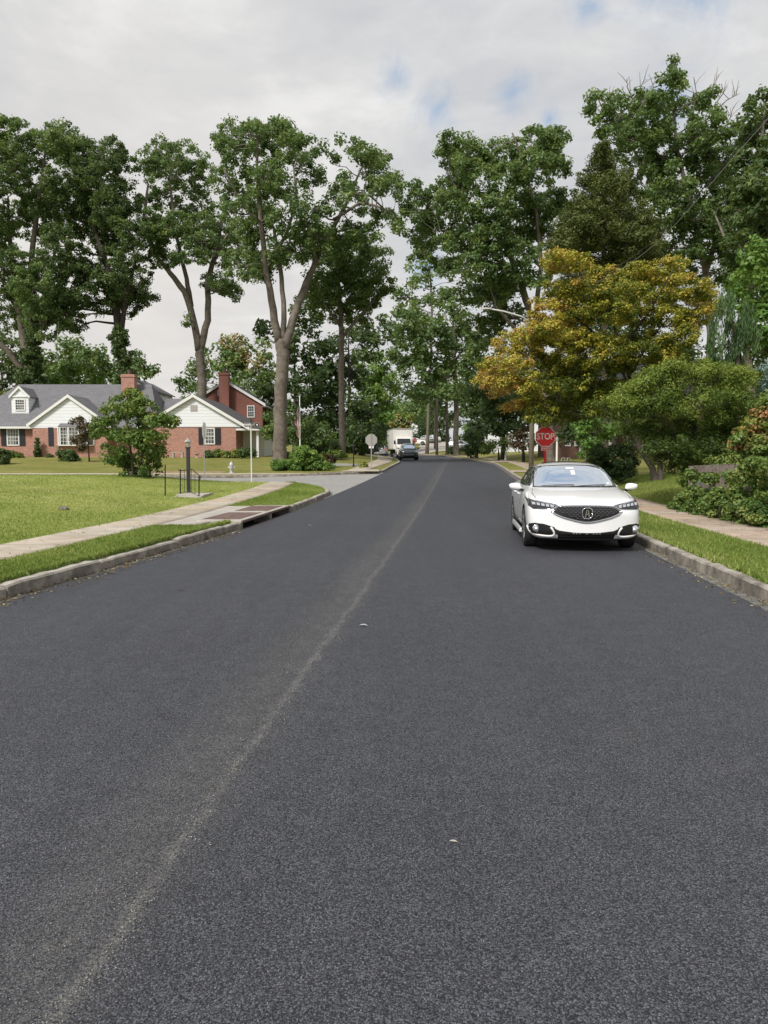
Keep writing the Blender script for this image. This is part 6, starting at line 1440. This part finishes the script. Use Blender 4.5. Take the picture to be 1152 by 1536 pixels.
    # emblem: rounded ring with a caliper like A
    c = proj(bvh, 0, .625, 'f', .02)
    e = empty_mesh_ring(c, .078, .088, .012, M['chrome'], gr)
    mb = MB(); y = c.y-.012
    mb.prism([(c.x-.040, c.z-.062), (c.x-.022, c.z-.062), (c.x-.004, c.z+.058), (c.x-.016, c.z+.058)], y-.006, y)
    mb.prism([(c.x+.040, c.z-.062), (c.x+.022, c.z-.062), (c.x+.004, c.z+.058), (c.x+.016, c.z+.058)], y-.006, y)
    mb.prism([(c.x-.022, c.z-.02), (c.x+.022, c.z-.02), (c.x+.022, c.z-.008), (c.x-.022, c.z-.008)], y-.0055, y)
    mb.build('emblem_letter', M['chrome'], e)
    # lower intake
    li = [(-.50, .385), (-.42, .352), (-.2, .326), (0, .320), (.2, .326), (.42, .352), (.50, .385), (.47, .32), (.44, .262), (.44, .205), (-.44, .205), (-.44, .262), (-.47, .32)]
    lo = patch(bvh, li, 'f', .005, 'lower_intake', M['void'], r, res=.035)
    for zz in (.262, .285, .308): trim(bvh, [(-.42, zz), (.42, zz)], 'f', .008, .003, 'intake_slat', M['black_plastic'], lo, n=4)
    trim(bvh, [(-.80, .222), (-.45, .212), (0, .208), (.45, .212), (.80, .222)], 'f', .004, .018, 'front_lip', M['black_plastic'], r)
    # wipers, stickers, interior mirror shape
    for x0_, x1_ in ((-.58, -.02), (.05, .52)):
        trim(bvh, [(x0_, 1.005), ((x0_+x1_)/2, 1.02), (x1_, 1.028)], 'f', .016, .006, 'wiper', M['black_plastic'], r, n=5)
    for q in ([(-.09, 1.30), (.05, 1.30), (.05, 1.325), (-.09, 1.325)], [(-.02, 1.20), (.05, 1.20), (.05, 1.275), (-.02, 1.275)], [(.56, 1.04), (.60, 1.04), (.60, 1.07), (.56, 1.07)]):
        patch(bvh, q, 'f', .009, 'windshield_sticker', M['sign_white'], g, res=.05)
    mirror_pair(.90, 1.62-h, 1.0, paint, r)
    # tail lights (out of sight in the photo but part of the car)
    for sg in (-1, 1):
        q = [(sg*.84, .84), (sg*.50, .84), (sg*.50, .93), (sg*.82, .95)]
        patch(bvh, q if sg < 0 else q[::-1], 'r', .006, 'tail_light', M['red'], r)
def empty_mesh_ring(c, rx, rz, rad, mat, parent):
    mb = MB(); pts = []
    for i in range(33):
        a = 2*math.pi*i/32; ca, sa = math.cos(a), math.sin(a)
        k = (abs(ca)**3+abs(sa)**3)**(-1/3)
        pts.append((c.x+rx*ca*k, c.y-.01, c.z+rz*sa*k*.96))
    mb.tube(pts, rad*.7, 8); o = mb.build('emblem', mat, parent, smooth=True)
    mb = MB(); mb.prism([(p[0], p[2]) for p in pts[:-1]], c.y-.004, c.y+.01); mb.build('emblem_back', M['black_plastic'], o)
    return o
white_sedan()

def simple_car(x, y, rz, tab, paint, label, name, front=True, wr=.35, wheels=(.9, 3.55), group=None, plate=True, z=None):
    r = empty(name, (x, y, (G(x, y) if z is None else z)+.008), rz, label, 'car', group)
    body, bvh, h = finish_car(r, tab, .28, paint, wheels, wr)
    suv = tab is SUV
    zt = 1.60 if suv else 1.35; zb = 1.13 if suv else 1.0
    ws = [(-.68, zb), (0, zb+.01), (.68, zb), (.57, zt-.03), (0, zt), (-.57, zt-.03)]
    patch(bvh, ws, 'f', .006, 'windshield', M['glass'], r, res=.09); patch(bvh, [(a*.94, min(b, zt-.06)+.03) for a, b in ws], 'r', .006, 'rear_window', M['glass_dark'], r, res=.09)
    for sg in (-1, 1):
        e = 3.9 if suv else 3.4
        patch(bvh, [(1.6-h, zb+.01), (e-h, zb+.02), (e-.35-h, zt-.10), (2.2-h, zt-.08)], 's', .005, 'side_window', M['glass_dark'], r, sg, res=.09)
        k = 1.12 if suv else 1
        q = [(sg*.86, .80*k), (sg*.55, .76*k), (sg*.52, .69*k), (sg*.84, .70*k)]
        patch(bvh, q if sg > 0 else q[::-1], 'f', .006, 'headlight', M['lamp_clear'], r, res=.06)
        q = [(sg*.84, .86*k), (sg*.60, .86*k), (sg*.60, .98*k), (sg*.82, .98*k)]
        patch(bvh, q if sg < 0 else q[::-1], 'r', .006, 'tail_light', M['red'], r, res=.06)
        q = [(sg*.80, .46), (sg*.62, .46), (sg*.62, .37), (sg*.78, .37)]
        patch(bvh, q if sg > 0 else q[::-1], 'f', .006, 'fog_lamp', M['black_plastic'], r, res=.06)
    g_ = patch(bvh, [(-.46, .66), (.46, .66), (.40, .53), (-.40, .53)] if not suv else [(-.48, .78), (.48, .78), (.42, .62), (-.42, .62)], 'f', .006, 'grille', M['black_plastic'], r, res=.07)
    patch(bvh, [(-.6, .45), (.6, .45), (.5, .32), (-.5, .32)], 'f', .006, 'lower_intake', M['void'], r, res=.07)
    trim(bvh, [(-.46, .70 if suv else .6), (.46, .70 if suv else .6)], 'f', .012, .014, 'grille_bar', M['chrome'], g_)
    patch(bvh, [(-.2, .84), (.2, .84), (.2, .72), (-.2, .72)], 'r', .008, 'number_plate', M['sign_white'], r, res=.1)
    mirror_pair(.90, 1.62-h, zb+.04, paint, r, 1.0)
    return r
def XLc(y): return float(XL(y))
simple_car(XLc(76)+1.05, 77.0, R_(2), SUV, M['car_grey'], 'dark grey crossover parked on the left ahead of the white box truck', 'grey_suv')
def box_truck():
    y0 = 83.0; x = XLc(84)+1.42; r = empty('box_truck', (x, y0, float(P(84))+.008), R_(6.5), 'white box truck parked at the left kerb behind the grey crossover', 'truck'); r.scale = (.88, 1, 1)
    mb = MB(); mb.box(-1.22, 1.22, 1.9, 7.9, 1.0, 3.30); mb.build('cargo_box', M['truck_white'], r, bevel=.04)
    mb = MB(); mb.box(-1.23, 1.23, 1.86, 1.899, 3.20, 3.32); mb.box(-1.235, -1.223, 1.9, 7.9, 3.2, 3.3); mb.box(-1.235, -1.223, 1.9, 7.9, 1.0, 1.1); mb.box(1.223, 1.235, 1.9, 7.9, 3.2, 3.3); mb.build('box_trim', M['sign_back'], r)
    # cab
    vs = []; prof = [(0, .45, .62), (0, .95, .80), (.12, 1.30, .92), (.75, 1.48, .95), (.95, 1.55, .96), (1.45, 2.25, .92), (1.95, 2.30, .92)]
    poly = [(.0, .42), (.0, .95), (.12, 1.25), (.7, 1.42), (1.0, 1.50), (1.42, 2.22), (1.88, 2.30), (1.88, .42)]
    mb = MB(); mb.prism(poly, -1.0, 1.0, 'yz'); cab = mb.build('cab', M['truck_white'], r, bevel=.07)
    mb = MB(); mb.add([(-.88, .995, 1.54), (.88, .995, 1.54), (.82, 1.375, 2.17), (-.82, 1.375, 2.17), (-.88, 1.03, 1.52), (.88, 1.03, 1.52), (.82, 1.41, 2.15), (-.82, 1.41, 2.15)], [(0, 1, 2, 3), (4, 7, 6, 5), (0, 4, 5, 1), (1, 5, 6, 2), (2, 6, 7, 3), (3, 7, 4, 0)]); mb.build('windshield', M['glass_dark'], cab)
    for sg in (-1, 1):
        mb = MB(); mb.prism([(1.12, 1.55), (1.72, 1.55), (1.72, 2.15), (1.46, 2.15)], sg*1.0, sg*1.012, 'yz'); mb.build('side_window', M['glass_dark'], cab)
        mb = MB(); mb.box(min(sg*.55, sg*.9), max(sg*.55, sg*.9), -.02, .0, .82, 1.0); mb.build('headlight', M['lamp_clear'], cab)
        mb = MB(); mb.box(min(sg*1.12, sg*1.3), max(sg*1.12, sg*1.3), .95, 1.02, 1.55, 1.95); mb.tube([(sg*1.0, 1.1, 1.6), (sg*1.2, 1.0, 1.7)], .02, 6); mb.build('wing_mirror', M['black_plastic'], cab)
    mb = MB(); mb.box(-.5, .5, -.02, .0, .66, 1.04); g = mb.build('grille', M['black_plastic'], cab)
    mb = MB(); mb.box(-1.02, 1.02, -.12, -.021, .40, .60); mb.build('bumper', M['truck_white'], r, bevel=.03)
    mb = MB(); mb.box(-.5, .5, 1.0, 7.6, .55, .98); mb.box(-1.1, 1.1, 5.0, 7.8, .86, .98); mb.build('chassis', M['void'], r)
    for yy in (.95, 5.9):
        for sg in (-1, 1): wheel(sg*.90, yy, .42, .30, r, 6, sg)
    mb = MB(); mb.box(-1.2, -.92, 5.3, 6.5, .86, .9); mb.build('mudguard', M['black_plastic'], r)
box_truck()
simple_car(-.42, 108, R_(180-4), SUV, M['car_silver'], 'silver crossover seen from behind left of the box truck', 'silver_suv', z=1.49)
simple_car(-2.3, 111, R_(180+30), SEDAN, M['car_dark'], 'dark car nosed beside the silver crossover left of the truck', 'dark_car', z=1.56)
simple_car(UX(511, 92), 93, R_(80), SEDAN, M['car_silver'], 'pale car in shade behind the slim oak trunk', 'silver_sedan')
simple_car(UX(541, 98), 99, R_(100), SUV, M['car_dark'], 'dark car in shade left of the grey sign back', 'dark_suv')
for i, (u, Y, rz, tb, pt, lab) in enumerate(((623, 150, 80, SEDAN, 'car_white', 'white car crossing side on beyond the far red stop sign'), (641, 160, 20, SUV, 'car_silver', 'pale car in the far street left of the bend pole'), (651, 163, 15, SUV, 'car_white', 'whitish car in the far street next to the bend pole'), (692, 112, 75, SUV, 'car_silver', 'pale car half hidden right of the bend oak trunk'))):
    x = UX(u, Y); simple_car(x, Y, R_(rz), tb, M[pt], lab, 'far_car', group='cars in the far street', z=float(TR(x, Y))+.07 if i != 3 else None)
